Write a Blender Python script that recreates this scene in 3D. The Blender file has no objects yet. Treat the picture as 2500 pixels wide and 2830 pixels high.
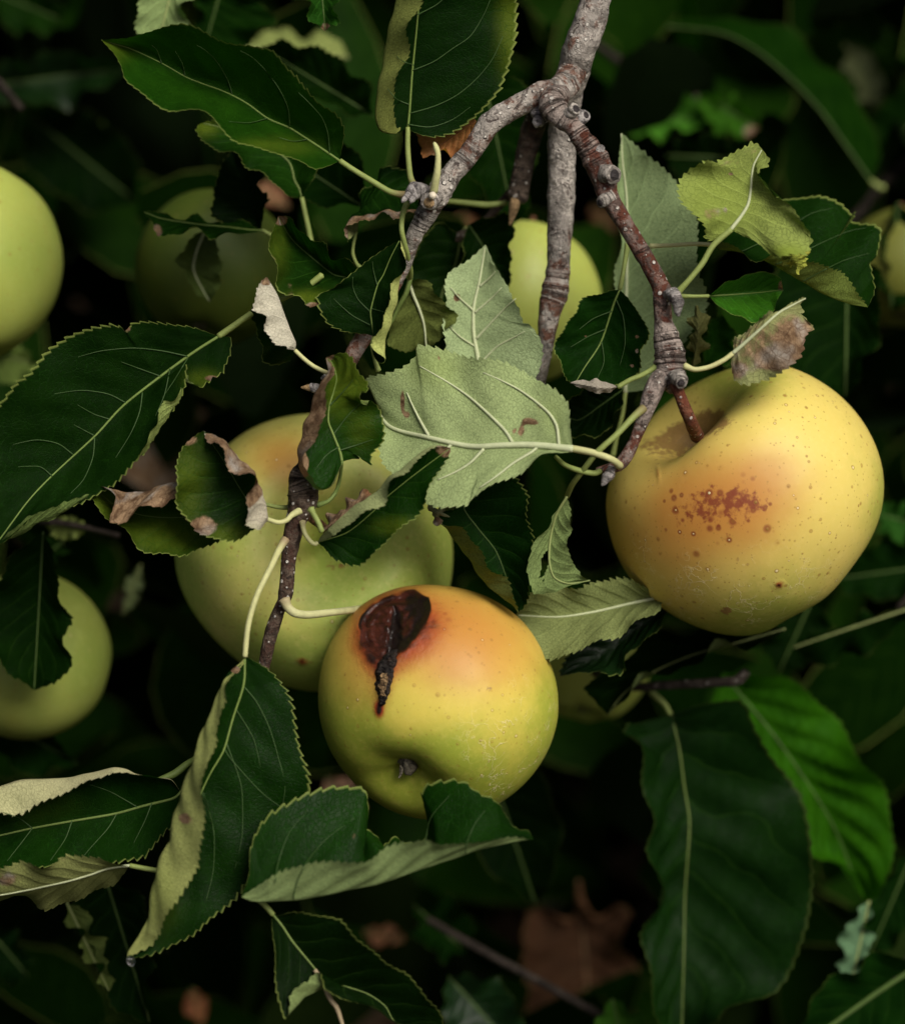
import bpy, math, random
import numpy as np

random.seed(7)
rng = np.random.default_rng(11)
S = bpy.context.scene
COL = S.collection

# ------------------------------------------------------------------ camera, sky, sun, exposure
K = 0.000105            # metres per layout unit on the plane in focus
D0 = 0.90               # distance from the lens to that plane
PITCH = math.radians(24)
CAM = np.array([0.0, 0.0, 1.62])
FWD = np.array([0.0, math.cos(PITCH), -math.sin(PITCH)])
RGT = np.array([1.0, 0.0, 0.0])
UPV = np.array([0.0, math.sin(PITCH), math.cos(PITCH)])

cd = bpy.data.cameras.new('camera')
cam = bpy.data.objects.new('camera', cd)
COL.objects.link(cam)
cam.location = CAM
cam.rotation_euler = (math.radians(90) - PITCH, 0, 0)
cd.sensor_fit = 'VERTICAL'
cd.sensor_height = 24
cd.lens = 24 * D0 / (2830 * K)
cd.clip_start = 0.02
cd.clip_end = 3000
cd.dof.use_dof = True
cd.dof.focus_distance = D0 - 0.006
cd.dof.aperture_fstop = 3.6
S.camera = cam

W = bpy.data.worlds.new('World')
S.world = W
W.use_nodes = True
wn = W.node_tree
bg = wn.nodes['Background']
sky = wn.nodes.new('ShaderNodeTexSky')
sky.sky_type = 'NISHITA'
sky.sun_disc = False
SUN_EL = math.radians(50)
SUN_AZ = math.radians(143)      # clockwise from +y (the way the lens looks): behind the camera on its right
sky.sun_elevation = SUN_EL
sky.sun_rotation = SUN_AZ
sky.air_density = 0.7
sky.dust_density = 7.0
sky.ozone_density = 1.0
wn.links.new(sky.outputs[0], bg.inputs[0])
bg.inputs[1].default_value = 0.05

sl = bpy.data.lights.new('sun', 'SUN')
sl.energy = 2.6
sl.angle = math.radians(30)
sl.color = (1.0, 0.96, 0.88)
so = bpy.data.objects.new('sun', sl)
COL.objects.link(so)
so.location = (2, -2, 6)
so.rotation_euler = (math.radians(90) - SUN_EL, 0, math.radians(180) - SUN_AZ)

S.view_settings.view_transform = 'Standard'
S.view_settings.look = 'None'
S.view_settings.exposure = 0.42
S.view_settings.gamma = 1.0
S.view_settings.use_curve_mapping = False
S.cycles.use_denoising = True
S.cycles.max_bounces = 6
S.cycles.diffuse_bounces = 3
S.cycles.transmission_bounces = 6
S.cycles.sample_clamp_indirect = 3


# ------------------------------------------------------------------ helpers
def P(x, y, d=0.0):
    """layout units + depth behind the focus plane in mm -> world point"""
    x = np.asarray(x, float); y = np.asarray(y, float); d = np.asarray(d, float)
    z = D0 + d * 0.001
    X = (x - 1250) * K * z / D0
    Y = (1415 - y) * K * z / D0
    return CAM + FWD * z[..., None] + RGT * X[..., None] + UPV * Y[..., None]


def pxsize(d):
    return K * (D0 + d * 0.001) / D0


def cr(pts, n=None, us=None):
    """Catmull-Rom through pts, sampled evenly by arc length"""
    p = np.asarray(pts, float)
    if len(p) == 2:
        p = np.array([p[0], p[0] * .5 + p[1] * .5, p[1]])
    e = np.vstack([2 * p[0] - p[1], p, 2 * p[-1] - p[-2]])
    out = []
    M = 12
    for i in range(len(p) - 1):
        a, b, c, d = e[i:i + 4]
        t = np.linspace(0, 1, M, endpoint=False)[:, None]
        m1 = (c - a) * .42; m2 = (d - b) * .42
        out.append((2 * t**3 - 3 * t**2 + 1) * b + (t**3 - 2 * t**2 + t) * m1 + (-2 * t**3 + 3 * t**2) * c + (t**3 - t**2) * m2)
    out.append(p[-1:])
    q = np.vstack(out)
    L = np.concatenate([[0], np.cumsum(np.linalg.norm(np.diff(q[:, :2], axis=0), axis=1) + 1e-9)])
    L /= L[-1]
    if us is None:
        us = np.linspace(0, 1, n)
    return np.stack([np.interp(us, L, q[:, k]) for k in range(q.shape[1])], 1)


ORG = {}


def link(name, me, parent, origin):
    o = bpy.data.objects.new(name, me)
    COL.objects.link(o)
    origin = np.asarray(origin, float)
    if parent is not None:
        o.parent = parent
        o.location = origin - ORG[parent.name]
    else:
        o.location = origin
    ORG[o.name] = origin
    return o


def empty(name, origin, label=None, cat=None, group=None):
    o = link(name, None, None, origin)
    tag(o, label, cat, group)
    return o


def tag(o, label=None, cat=None, group=None, kind=None):
    if label: o['label'] = label
    if cat: o['category'] = cat
    if group: o['group'] = group
    if kind: o['kind'] = kind


def build(name, V, F, mat, parent=None, origin=None, attrs=None, uvs=None, smooth=True):
    V = np.asarray(V, float)
    if origin is None:
        origin = V[0]
    me = bpy.data.meshes.new(name)
    me.from_pydata((V - np.asarray(origin)).tolist(), [], F if isinstance(F, list) else F.tolist())
    for k, a in (attrs or {}).items():
        at = me.attributes.new(k, 'FLOAT', 'POINT')
        at.data.foreach_set('value', np.asarray(a, np.float32))
    if uvs:
        li = np.empty(len(me.loops), np.int32)
        me.loops.foreach_get('vertex_index', li)
        for k, a in uvs.items():
            ul = me.uv_layers.new(name=k)
            ul.data.foreach_set('uv', np.asarray(a, np.float32)[li].ravel())
    for m in (mat if isinstance(mat, (list, tuple)) else [mat]):
        me.materials.append(m)
    if smooth:
        me.polygons.foreach_set('use_smooth', np.ones(len(me.polygons), bool))
    me.update()
    return link(name, me, parent, origin)


def grid_faces(nu, nv, wrap=False, flip=False):
    i = np.arange(nu - 1)[:, None]; j = np.arange(nv if wrap else nv - 1)[None, :]
    a = i * nv + j; b = i * nv + (j + 1) % nv; c = (i + 1) * nv + (j + 1) % nv; d = (i + 1) * nv + j
    f = np.stack([a, b, c, d], -1).reshape(-1, 4)
    return f[:, ::-1] if flip else f


def vnoise(p, freq, seed=0):
    """cheap smooth pseudo noise, sum of sines, about -1..1"""
    r = np.random.default_rng(seed)
    s = 0
    for k in range(7):
        w = r.normal(size=3); w /= np.linalg.norm(w)
        s = s + np.sin((p @ w) * freq * r.uniform(.6, 1.8) + r.uniform(0, 6.28))
    return s / 3.2


# ------------------------------------------------------------------ node helpers
class NT:
    def __init__(self, name):
        self.m = bpy.data.materials.new(name)
        self.m.use_nodes = True
        self.t = self.m.node_tree
        self.t.nodes.clear()
        self.out = self.t.nodes.new('ShaderNodeOutputMaterial')

    def n(self, typ, **kw):
        nd = self.t.nodes.new(typ)
        for k, v in kw.items():
            setattr(nd, k, v)
        return nd

    def s(self, inp, v):
        if v is None: return
        if isinstance(v, (int, float)):
            inp.default_value = v
        elif isinstance(v, (tuple, list)):
            inp.default_value = tuple(v) + ((1.0,) if len(v) == 3 and inp.type == 'RGBA' else ())
        else:
            self.t.links.new(v, inp)

    def math(self, op, a, b=None, c=None, clamp=False):
        nd = self.n('ShaderNodeMath', operation=op, use_clamp=clamp)
        self.s(nd.inputs[0], a); self.s(nd.inputs[1], b)
        if c is not None: self.s(nd.inputs[2], c)
        return nd.outputs[0]

    def mix(self, f, a, b, mode='MIX'):
        nd = self.n('ShaderNodeMix', data_type='RGBA', blend_type=mode)
        self.s(nd.inputs[0], f); self.s(nd.inputs[6], a); self.s(nd.inputs[7], b)
        return nd.outputs[2]

    def attr(self, name):
        return self.n('ShaderNodeAttribute', attribute_name=name).outputs['Fac']

    def uv(self, name):
        return self.n('ShaderNodeUVMap', uv_map=name).outputs[0]

    def noise(self, vec, scale, detail=3, rough=.55, dist=0.0):
        nd = self.n('ShaderNodeTexNoise')
        if vec is not None: self.s(nd.inputs['Vector'], vec)
        nd.inputs['Scale'].default_value = scale
        nd.inputs['Detail'].default_value = detail
        nd.inputs['Roughness'].default_value = rough
        nd.inputs['Distortion'].default_value = dist
        return nd.outputs[0]

    def vor(self, vec, scale, feature='F1', rnd=1.0, out=0):
        nd = self.n('ShaderNodeTexVoronoi', feature=feature)
        if vec is not None: self.s(nd.inputs['Vector'], vec)
        nd.inputs['Scale'].default_value = scale
        nd.inputs['Randomness'].default_value = rnd
        return nd.outputs[out]

    def ss(self, v, a, b, lo=0.0, hi=1.0):
        nd = self.n('ShaderNodeMapRange', interpolation_type='SMOOTHSTEP')
        self.s(nd.inputs[0], v)
        nd.inputs[1].default_value = a; nd.inputs[2].default_value = b
        nd.inputs[3].default_value = lo; nd.inputs[4].default_value = hi
        return nd.outputs[0]

    def obj(self):
        return self.n('ShaderNodeTexCoord').outputs['Object']

    def bump(self, h, dist, strength=1.0, normal=None):
        nd = self.n('ShaderNodeBump')
        nd.inputs['Strength'].default_value = strength
        nd.inputs['Distance'].default_value = dist
        self.s(nd.inputs['Height'], h)
        if normal is not None: self.s(nd.inputs['Normal'], normal)
        return nd.outputs[0]

    def pbsdf(self, col, rough, normal=None, spec=.5, sub=0.0, subr=None, coat=0.0):
        nd = self.n('ShaderNodeBsdfPrincipled')
        self.s(nd.inputs['Base Color'], col)
        self.s(nd.inputs['Roughness'], rough)
        self.s(nd.inputs['Specular IOR Level'], spec)
        if normal is not None: self.s(nd.inputs['Normal'], normal)
        if sub:
            nd.inputs['Subsurface Weight'].default_value = sub
            nd.inputs['Subsurface Radius'].default_value = subr or (1, .6, .2)
            nd.inputs['Subsurface Scale'].default_value = 0.004
        if coat:
            nd.inputs['Coat Weight'].default_value = coat
            nd.inputs['Coat Roughness'].default_value = .3
        return nd.outputs[0]

    def done(self, sh):
        self.t.links.new(sh, self.out.inputs[0])
        return self.m


_LM = {}


def leaf_mat(top, under, veins=8, gloss=.45, spec=.035, trans=.18, fuzz=1.0, simple=False, lat_=.65, rim_=.7):
    key = (top, under, veins, gloss, spec, trans, fuzz, simple, lat_, rim_)
    if key in _LM: return _LM[key]
    t = NT('leaf_tissue')
    uv = t.uv('uv'); mm = t.uv('mm')
    sp = t.n('ShaderNodeSeparateXYZ'); t.s(sp.inputs[0], uv)
    u, v = sp.outputs[0], sp.outputs[1]
    av = t.math('ABSOLUTE', v)
    nz = t.noise(mm, .05, 2)
    side = t.math('GREATER_THAN', v, 0.0)
    # curved side veins
    c = t.math('POWER', av, 1.35)
    tt = t.math('SUBTRACT', u, t.math('MULTIPLY', t.math('ADD', t.math('MULTIPLY', c, .16), t.math('MULTIPLY', av, .10)), 1.0))
    tt = t.math('ADD', tt, t.math('MULTIPLY', t.math('SUBTRACT', nz, .5), .16))
    tt = t.math('MULTIPLY_ADD', tt, float(veins), t.math('MULTIPLY', side, .45))
    fr = t.math('ABSOLUTE', t.math('SUBTRACT', t.math('FRACT', tt), .5))
    lat = t.ss(fr, .0, .042, 1, 0)
    latw = t.ss(fr, .0, .22, 1, 0)
    fade = t.ss(av, .55, 1.0, 1, .0)
    lat = t.math('MULTIPLY', lat, t.math('MULTIPLY', fade, lat_))
    latw = t.math('MULTIPLY', latw, lat_)
    # third-order veins: rungs between the side veins + a fine net
    mmw = t.n('ShaderNodeVectorMath', operation='ADD')
    t.s(mmw.inputs[0], mm)
    nzc = t.n('ShaderNodeTexNoise'); t.s(nzc.inputs['Vector'], mm); nzc.inputs['Scale'].default_value = .6
    t.s(mmw.inputs[1], nzc.outputs['Color'])
    net = t.ss(t.vor(mmw.outputs[0], .50, 'DISTANCE_TO_EDGE'), 0, .05, 1, 0)
    fine = t.ss(t.vor(mmw.outputs[0], 1.25, 'DISTANCE_TO_EDGE'), 0, .12, 1, 0)
    br = t.attr('brown'); ye = t.attr('yellow')
    rim = t.ss(av, .968, .99)
    big = t.noise(mm, .12, 3)
    speck = t.noise(mm, 2.2, 3, .7)
    T = np.array(top)
    if T[1] > T[0]: T = T * np.array([.80, 1.0, .85])
    topc = t.mix(t.ss(big, .3, .7), tuple(T * .75), tuple(T * np.array([1.35, 1.2, 1.1])))
    topc = t.mix(t.math('MULTIPLY', speck, .35), topc, tuple(T * np.array([1.5, 1.3, 1.1])))
    topc = t.mix(t.math('MULTIPLY', ye, t.ss(big, .2, .75, .55, 1)), topc, (.105, .15, .012))
    topc = t.mix(t.math('MULTIPLY', net, .40), topc, tuple(T * 2.4))
    topc = t.mix(t.math('MULTIPLY', lat, .75), topc, tuple(np.minimum(T * 2.6 + np.array([.015, .026, .004]), .5)))
    topc = t.mix(t.math('MULTIPLY', rim, rim_), topc, (.20, .25, .06))
    U = np.array(under)
    unc = t.mix(t.ss(big, .25, .75), tuple(U * .8), tuple(np.minimum(U * 1.15, .9)))
    unc = t.mix(t.math('MULTIPLY', t.ss(speck, .35, .7), .42 * fuzz), unc, tuple(np.minimum(U * 1.55, .9)))
    unc = t.mix(t.math('MULTIPLY', fine, .55), unc, tuple(U * .42))
    unc = t.mix(t.math('MULTIPLY', net, .30), unc, tuple(np.minimum(U * 1.45, .9)))
    unc = t.mix(t.math('MULTIPLY', ye, .8), unc, (.20, .265, .035))
    unc = t.mix(t.math('MULTIPLY', lat, .9), unc, tuple(np.minimum(U * 1.75, .9)))
    brn = t.noise(mm, .35, 4, .65)
    brc = t.mix(t.ss(brn, .35, .62), (.085, .048, .026), (.30, .20, .115))
    brc = t.mix(t.ss(t.noise(mm, .16, 2), .5, .72), brc, (.31, .28, .235))
    brc = t.mix(t.math('MULTIPLY', t.math('MAXIMUM', net, t.math('MULTIPLY', fine, .5)), .75), brc, (.07, .04, .025))
    brf = t.ss(t.math('ADD', br, t.math('MULTIPLY', t.math('SUBTRACT', brn, .5), .55)), .3, .55)
    brf = t.math('MULTIPLY', brf, t.ss(br, .02, .15))
    back = t.n('ShaderNodeNewGeometry').outputs['Backfacing']
    col = t.mix(back, topc, unc)
    col = t.mix(brf, col, brc)
    h = t.math('ADD', t.math('MULTIPLY', latw, -.45), t.math('ADD', t.math('MULTIPLY', net, -.12), t.math('MULTIPLY', fine, -.12)))
    h = t.math('ADD', h, t.math('MULTIPLY', speck, .25))
    nrm = t.bump(h, .0005, .85) if not simple else None
    ro = t.mix(back, (gloss,) * 3, (.75,) * 3)
    ro = t.mix(brf, ro, (.85,) * 3)
    spc = t.mix(back, (spec,) * 3, (min(spec, .04),) * 3)
    rs = t.n('ShaderNodeSeparateColor'); t.s(rs.inputs[0], ro)
    ss_ = t.n('ShaderNodeSeparateColor'); t.s(ss_.inputs[0], spc)
    p = t.pbsdf(col, rs.outputs[0], nrm, ss_.outputs[0])
    tr = t.n('ShaderNodeBsdfTranslucent')
    t.s(tr.inputs[0], t.mix(brf, tuple(np.minimum(T * np.array([2.2, 2.6, .6]) + np.array([.003, .022, .0]), .8)), (.25, .12, .04)))
    ms = t.n('ShaderNodeMixShader')
    ms.inputs[0].default_value = trans
    t.t.links.new(p, ms.inputs[1]); t.t.links.new(tr.outputs[0], ms.inputs[2])
    _LM[key] = t.done(ms.outputs[0])
    return _LM[key]


_SM = {}


def stalk_mat(col, name='leaf_stalk'):
    if col in _SM: return _SM[col]
    t = NT(name)
    o = t.obj()
    c = np.array(col)
    n1 = t.noise(o, 260, 3)
    ck = t.mix(t.ss(n1, .3, .7), tuple(c * .9), tuple(np.minimum(c * 1.08, .9)))
    ck = t.mix(t.math('MULTIPLY', t.attr('brown'), t.ss(n1, .25, .6, .6, 1)), ck, (.17, .07, .06))
    p = t.pbsdf(ck, .6, t.bump(t.noise(o, 1500, 2), .0002, .6), .3)
    _SM[col] = t.done(p)
    return _SM[col]


# ------------------------------------------------------------------ tubes
def tube(name, pts, mat, parent, nseg=10, ns=None, brown=None, closed=True, rough=0.0, seed=0, rings=(), attrs=None, dome=.45, origin=None):
    """pts: (x, y, d, r) in layout units / mm / layout units"""
    p = np.asarray(pts, float)
    if ns is None:
        L = np.sum(np.linalg.norm(np.diff(p[:, :2], axis=0), axis=1))
        ns = int(max(6, min(260, L / 7)))
    q = cr(p, ns)
    C = P(q[:, 0], q[:, 1], q[:, 2])
    r = q[:, 3] * pxsize(q[:, 2])
    u = np.linspace(0, 1, ns)
    Ls = np.concatenate([[0], np.cumsum(np.linalg.norm(np.diff(C, axis=0), axis=1))])
    for (uc, amp, wid) in rings:
        r = r * (1 + amp * np.exp(-((u - uc) / wid) ** 2))
    T = np.gradient(C, axis=0); T /= np.linalg.norm(T, axis=1)[:, None]
    A = np.cross(T, FWD + .13 * RGT); A /= np.linalg.norm(A, axis=1)[:, None]
    B = np.cross(T, A)
    th = np.linspace(0, 2 * np.pi, nseg, endpoint=False)
    N = A[:, None, :] * np.cos(th)[None, :, None] + B[:, None, :] * np.sin(th)[None, :, None]
    rr = np.repeat(r[:, None], nseg, 1)
    if rough:
        base = C[:, None, :] + N * rr[..., None]
        f = base.reshape(-1, 3)
        nz = .55 * vnoise(f, 900, seed) + .3 * vnoise(f, 2200, seed + 1) + .4 * vnoise(f, 350, seed + 2)
        rr = rr * (1 + rough * nz.reshape(rr.shape))
    V = (C[:, None, :] + N * rr[..., None]).reshape(-1, 3)
    F = grid_faces(ns, nseg, wrap=True).tolist()
    n0 = len(V)
    V = np.vstack([V, C[0] - T[0] * r[0] * .25, C[-1] + T[-1] * r[-1] * dome])
    for j in range(nseg):
        F.append((n0, (j + 1) % nseg, j))
        F.append((n0 + 1, (ns - 1) * nseg + j, (ns - 1) * nseg + (j + 1) % nseg))
    at = {}
    uu = np.concatenate([np.repeat(u, nseg), [0, 1]])
    at['brown'] = np.zeros(len(V)) if brown is None else np.interp(uu, [b[0] for b in brown], [b[1] for b in brown])
    for k, prof in (attrs or {}).items():
        at[k] = np.interp(uu, [b[0] for b in prof], [b[1] for b in prof])
    LL = np.concatenate([np.repeat(Ls, nseg), [0, Ls[-1]]]) * 1000
    ang = np.concatenate([np.tile(th, ns), [0, 0]])
    at['along'] = LL
    return build(name, V, F, mat, parent, origin if origin is not None else C[0], at)


PETIOLE = stalk_mat((.21, .26, .07))
PETIOLE_D = stalk_mat((.12, .17, .04))
PETIOLE_P = stalk_mat((.46, .46, .21))
RIB_TOP = stalk_mat((.13, .19, .04))
RIB_UND = stalk_mat((.42, .46, .27))
VEIN_TOP = stalk_mat((.030, .066, .014))
RIB_DRK = stalk_mat((.06, .105, .02))
RIB_OLV = stalk_mat((.22, .26, .09))

TOP = (.0042, .0155, .0016)
TOPL = (.0085, .031, .0025)
UND = (.17, .225, .08)


# ------------------------------------------------------------------ leaves
def leaf(parent, rails, mid, face='top', panel=None, top=TOP, under=UND, teeth=26, tooth=6.0, petiole=None, pet_r=(9, 11),
         pet_mat=None, rib_r=(5, 1.5), rib_mat=None, stains=(), yellows=(), vbrown=(), vyellow=(), edge_brown=0.0, pucker=.35, nu=None, nv=26,
         holes=(), veins=8, gloss=.45, spec=.035, trans=.18, wob=1.2, label=None, seed=None, simple=False, cross=.5, pet_brown=None,
         fuzz=1.0, name='leaf', rib=True, vlines=(), vr=(2.6, 1.0), rimv=.7):
    global _leafn
    seed = seed if seed is not None else (len(ORG) * 7 + 3)
    r = np.random.default_rng(seed)
    nu = nu or int(teeth * 6 + 20)
    us = np.linspace(0, 1, nu)
    R = []
    base = None
    for rl in rails:
        pts, d = rl[0], rl[1:]
        q = cr([(a[0], a[1]) for a in pts], us=us)
        dd = np.interp(us, np.linspace(0, 1, len(d)), d) if len(d) > 1 else np.full(nu, d[0])
        if len(d) > 2:
            kk = max(3, nu // 6) | 1
            pad = np.pad(dd, kk // 2, mode='edge')
            dd = np.convolve(pad, np.ones(kk) / kk, 'valid')
        R.append(np.column_stack([q, dd]))
    nr = len(R)
    R = np.array(R)                                           # rails, u, (x,y,d)
    # bring all depths together at base and tip
    m = R[mid]
    wt = np.minimum(1, np.minimum(us / .10, (1 - us) / .10))[None, :]
    R[:, :, 2] = m[None, :, 2] * (1 - wt) + R[:, :, 2] * wt
    PW = np.array([P(a[:, 0], a[:, 1], a[:, 2]) for a in R])
    wd = np.linalg.norm(np.diff(PW, axis=0), axis=2).mean(1)   # panel widths
    pos = np.zeros(nr)
    cl = wd[:mid].sum(); crr = wd[mid:].sum()
    acc = 0
    for i in range(mid - 1, -1, -1):
        acc += wd[i]; pos[i] = -acc / cl
    acc = 0
    for i in range(mid, nr - 1):
        acc += wd[i]; pos[i + 1] = acc / crr
    # v samples, denser near the margin
    vs = np.concatenate([np.linspace(-1, 0, nv // 2 + 1)[:-1], np.linspace(0, 1, nv // 2 + 1)])
    vs = np.sign(vs) * (1 - (1 - np.abs(vs)) ** 1.25)
    vs = np.unique(np.concatenate([vs, [-.985, -.955, .985, .955]]))
    nvv = len(vs)
    # cross interpolation with tangents
    tan = np.zeros_like(PW)
    for i in range(nr):
        if 0 < i < nr - 1:
            tan[i] = (PW[i + 1] - PW[i - 1]) / (pos[i + 1] - pos[i - 1]) * cross * 1.3
        elif i == 0:
            tan[i] = (PW[1] - PW[0]) / (pos[1] - pos[0])
        else:
            tan[i] = (PW[i] - PW[i - 1]) / (pos[i] - pos[i - 1])
    G = np.zeros((nu, nvv, 3))
    for j, vv in enumerate(vs):
        i = int(np.clip(np.searchsorted(pos, vv) - 1, 0, nr - 2))
        h = pos[i + 1] - pos[i]
        t = (vv - pos[i]) / h
        G[:, j] = ((2 * t**3 - 3 * t**2 + 1) * PW[i] + (t**3 - 2 * t**2 + t) * h * tan[i]
                   + (-2 * t**3 + 3 * t**2) * PW[i + 1] + (t**3 - t**2) * h * tan[i + 1])
    # orientation
    pn = panel if panel is not None else (mid if mid < nr - 1 else mid - 1)
    vm = (pos[pn] + pos[pn + 1]) / 2
    jm = int(np.argmin(np.abs(vs - vm))); jm = min(max(jm, 1), nvv - 2)
    iu = nu // 2
    e1 = G[iu + 4, jm] - G[iu - 4, jm]; e2 = G[iu, jm + 1] - G[iu, jm - 1]
    nn = np.cross(e2, e1)                                     # normal of faces (a,b,c,d) ordering
    toward = np.dot(nn, -FWD) > 0
    flip = (toward != (face == 'top'))
    # normals of the grid
    Tu = np.gradient(G, axis=0); Tv = np.gradient(G, axis=1)
    Nn = np.cross(Tv, Tu); Nn /= (np.linalg.norm(Nn, axis=2)[..., None] + 1e-12)
    if flip: Nn = -Nn
    lu = np.linalg.norm(np.diff(G[:, nvv // 2], axis=0), axis=1).sum()
    uu = us[:, None]; vv = vs[None, :]
    # puckers between side veins, ripples of the margin
    if not simple or pucker > 0:
        tt = (uu - .16 * np.abs(vv) ** 1.35 - .1 * np.abs(vv)) * veins + .45 * (vv > 0)
        tt = tt + .22 * vnoise(np.stack(np.broadcast_arrays(uu * 3, vv * 1.2, 0 * uu * vv), -1).reshape(-1, 3), 1.6, seed + 5).reshape(nu, nvv)
        puck = -.45 * np.cos(2 * np.pi * (tt - .5)) * pucker * .001 * np.sin(np.pi * np.clip(np.abs(vv) * 1.05, 0, 1)) * np.sin(np.pi * uu) ** .5
        ph = r.uniform(0, 6.28, 4)
        rip = wob * .001 * (np.sin(uu * 17 + ph[0]) + .7 * np.sin(uu * 29 + ph[1] + 2 * np.sign(vv))) * np.abs(vv) ** 2.5 * np.sin(np.pi * uu)
        rnd = .6 * pucker * .001 * vnoise(np.stack(np.broadcast_arrays(uu * lu * 1000, vv * cl * 1000, 0 * uu * vv), -1).reshape(-1, 3), .22, seed).reshape(nu, nvv)
        G = G + Nn * (puck + rip + rnd)[..., None]
    # toothed margin
    if teeth and tooth:
        w = np.cumsum(r.uniform(.6, 1.4, nu)); w = (w - w[0]) / (w[-1] - w[0])
        w = .75 * us + .25 * w
        for side, jj in ((-1, 0), (1, nvv - 1)):
            f = (w * teeth + r.uniform()) % 1.0
            amp = np.interp(w * teeth, np.arange(teeth + 2), r.uniform(.55, 1.3, teeth + 2))
            saw = np.where(f < .8, f / .8, (1 - f) / .2) * amp * np.clip(np.minimum(us / .12, (1 - us) / .04), 0, 1)
            dirn = G[:, jj] - G[:, jj - side * 5]
            dirn /= (np.linalg.norm(dirn, axis=1)[:, None] + 1e-9)
            tu = np.gradient(G[:, jj], axis=0); tu /= (np.linalg.norm(tu, axis=1)[:, None] + 1e-9)
            off = (dirn + .45 * tu) * (saw * tooth * 1.45 * K)[:, None]
            fall = np.clip((np.abs(vs) - .86) / .14, 0, 1) * (np.sign(vs) == side)
            G += off[:, None, :] * fall[None, :, None]
    V = G.reshape(-1, 3)
    F = grid_faces(nu, nvv, flip=flip)
    # back to layout coordinates for stains and holes
    rel = V - CAM
    z = rel @ FWD
    X = (rel @ RGT) * D0 / z / K + 1250
    Y = 1415 - (rel @ UPV) * D0 / z / K

    def blob(lst):
        a = np.zeros(len(V))
        for (bx, by, rx, ry, st) in lst:
            a = np.maximum(a, st * np.exp(-(((X - bx) / rx) ** 2 + ((Y - by) / ry) ** 2) ** 1.2))
        return a
    br = blob(stains); ye = blob(yellows)
    VV = np.broadcast_to(vv, (nu, nvv)).reshape(-1); UU = np.broadcast_to(uu, (nu, nvv)).reshape(-1)
    for (v0, v1, u0, u1, st) in vbrown:
        w_ = np.clip((VV - v0) / .06 + .5, 0, 1) * np.clip((v1 - VV) / .06 + .5, 0, 1) * np.clip((UU - u0) / .05, 0, 1) * np.clip((u1 - UU) / .05, 0, 1)
        br = np.maximum(br, st * w_)
    for (v0, v1, u0, u1, st) in vyellow:
        w_ = np.clip((VV - v0) / .15 + .5, 0, 1) * np.clip((v1 - VV) / .15 + .5, 0, 1) * np.clip((UU - u0) / .1, 0, 1) * np.clip((u1 - UU) / .1, 0, 1)
        ye = np.maximum(ye, st * w_)
    if edge_brown:
        br = np.maximum(br, edge_brown * np.clip((np.abs(VV) - .8) / .2, 0, 1) * (.5 + .5 * np.sin(UU * 23 + seed)))
    if holes:
        fc = V[F].mean(1) - CAM
        fz = fc @ FWD
        fx = (fc @ RGT) * D0 / fz / K + 1250; fy = 1415 - (fc @ UPV) * D0 / fz / K
        keep = np.ones(len(F), bool)
        for (hx, hy, rx, ry, an) in holes:
            ca, sa = math.cos(an), math.sin(an)
            dx, dy = fx - hx, fy - hy
            e = ((dx * ca + dy * sa) / rx) ** 2 + ((-dx * sa + dy * ca) / ry) ** 2
            keep &= e > 1 + .35 * np.sin(fx * .31 + fy * .2)
        F = F[keep]
    mmu = UU * lu * 1000; mmv = np.where(VV < 0, VV * cl, VV * crr) * 1000 + seed * 13.7
    o = build(name, V, F, leaf_mat(tuple(top), tuple(under), veins, gloss, spec, trans, fuzz, simple, 0.0 if vlines else .65, rimv), parent, V[nvv // 2],
              {'brown': br, 'yellow': ye}, {'uv': np.column_stack([UU, VV]), 'mm': np.column_stack([mmu + seed * 5.1, mmv])})
    if label: o['label'] = label
    j0 = int(np.argmin(np.abs(vs)))
    if rib:
        rm = rib_mat or (RIB_UND if face == 'under' else RIB_TOP)
        ml = G[:, j0]
        rx = (ml - CAM)
        mz = rx @ FWD
        mp = np.column_stack([(rx @ RGT) * D0 / mz / K + 1250, 1415 - (rx @ UPV) * D0 / mz / K, (mz - D0) * 1000, np.interp(us, [0, 1], rib_r)])
        st = max(1, nu // 40)
        mp = mp[::st]
        mp[:, 2] -= mp[:, 3] * K * 1000 * (.25 if face == 'under' else .1)
        if face == 'top': mp[:, 3] *= .72
        tube('midrib', mp, rm, o, nseg=7, ns=min(60, len(mp) * 2))
    for ln in vlines:
        mx, my = X.reshape(nu, nvv)[:, j0], Y.reshape(nu, nvv)[:, j0]
        kk = int(np.argmin((mx - ln[0][0]) ** 2 + (my - ln[0][1]) ** 2))
        if 9 < np.hypot(mx[kk] - ln[0][0], my[kk] - ln[0][1]) < 45:
            dx_, dy_ = ln[0][0] - ln[1][0], ln[0][1] - ln[1][1]
            e_ = np.hypot(mx - ln[0][0] - .4 * dx_, my - ln[0][1] - .4 * dy_); kk = int(np.argmin(e_))
            ln = [(float(mx[kk]), float(my[kk]))] + list(ln)
        q = cr(ln, n=22)
        dd = []
        for (qx, qy) in q:
            d2 = (X - qx) ** 2 + (Y - qy) ** 2
            k = np.where(d2 < max(64.0, d2.min() * 1.5))[0]
            dd.append((z[k].min() - D0) * 1000)
        dd = np.convolve(np.pad(dd, 2, mode='edge'), np.ones(5) / 5, 'valid')
        rr_ = np.interp(np.linspace(0, 1, 22), [0, 1], vr) * (.75 if face == 'top' else .85)
        tube('vein', np.column_stack([q, dd - .02, rr_]), (RIB_UND if face == 'under' else VEIN_TOP), o, nseg=6, ns=26)
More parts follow.
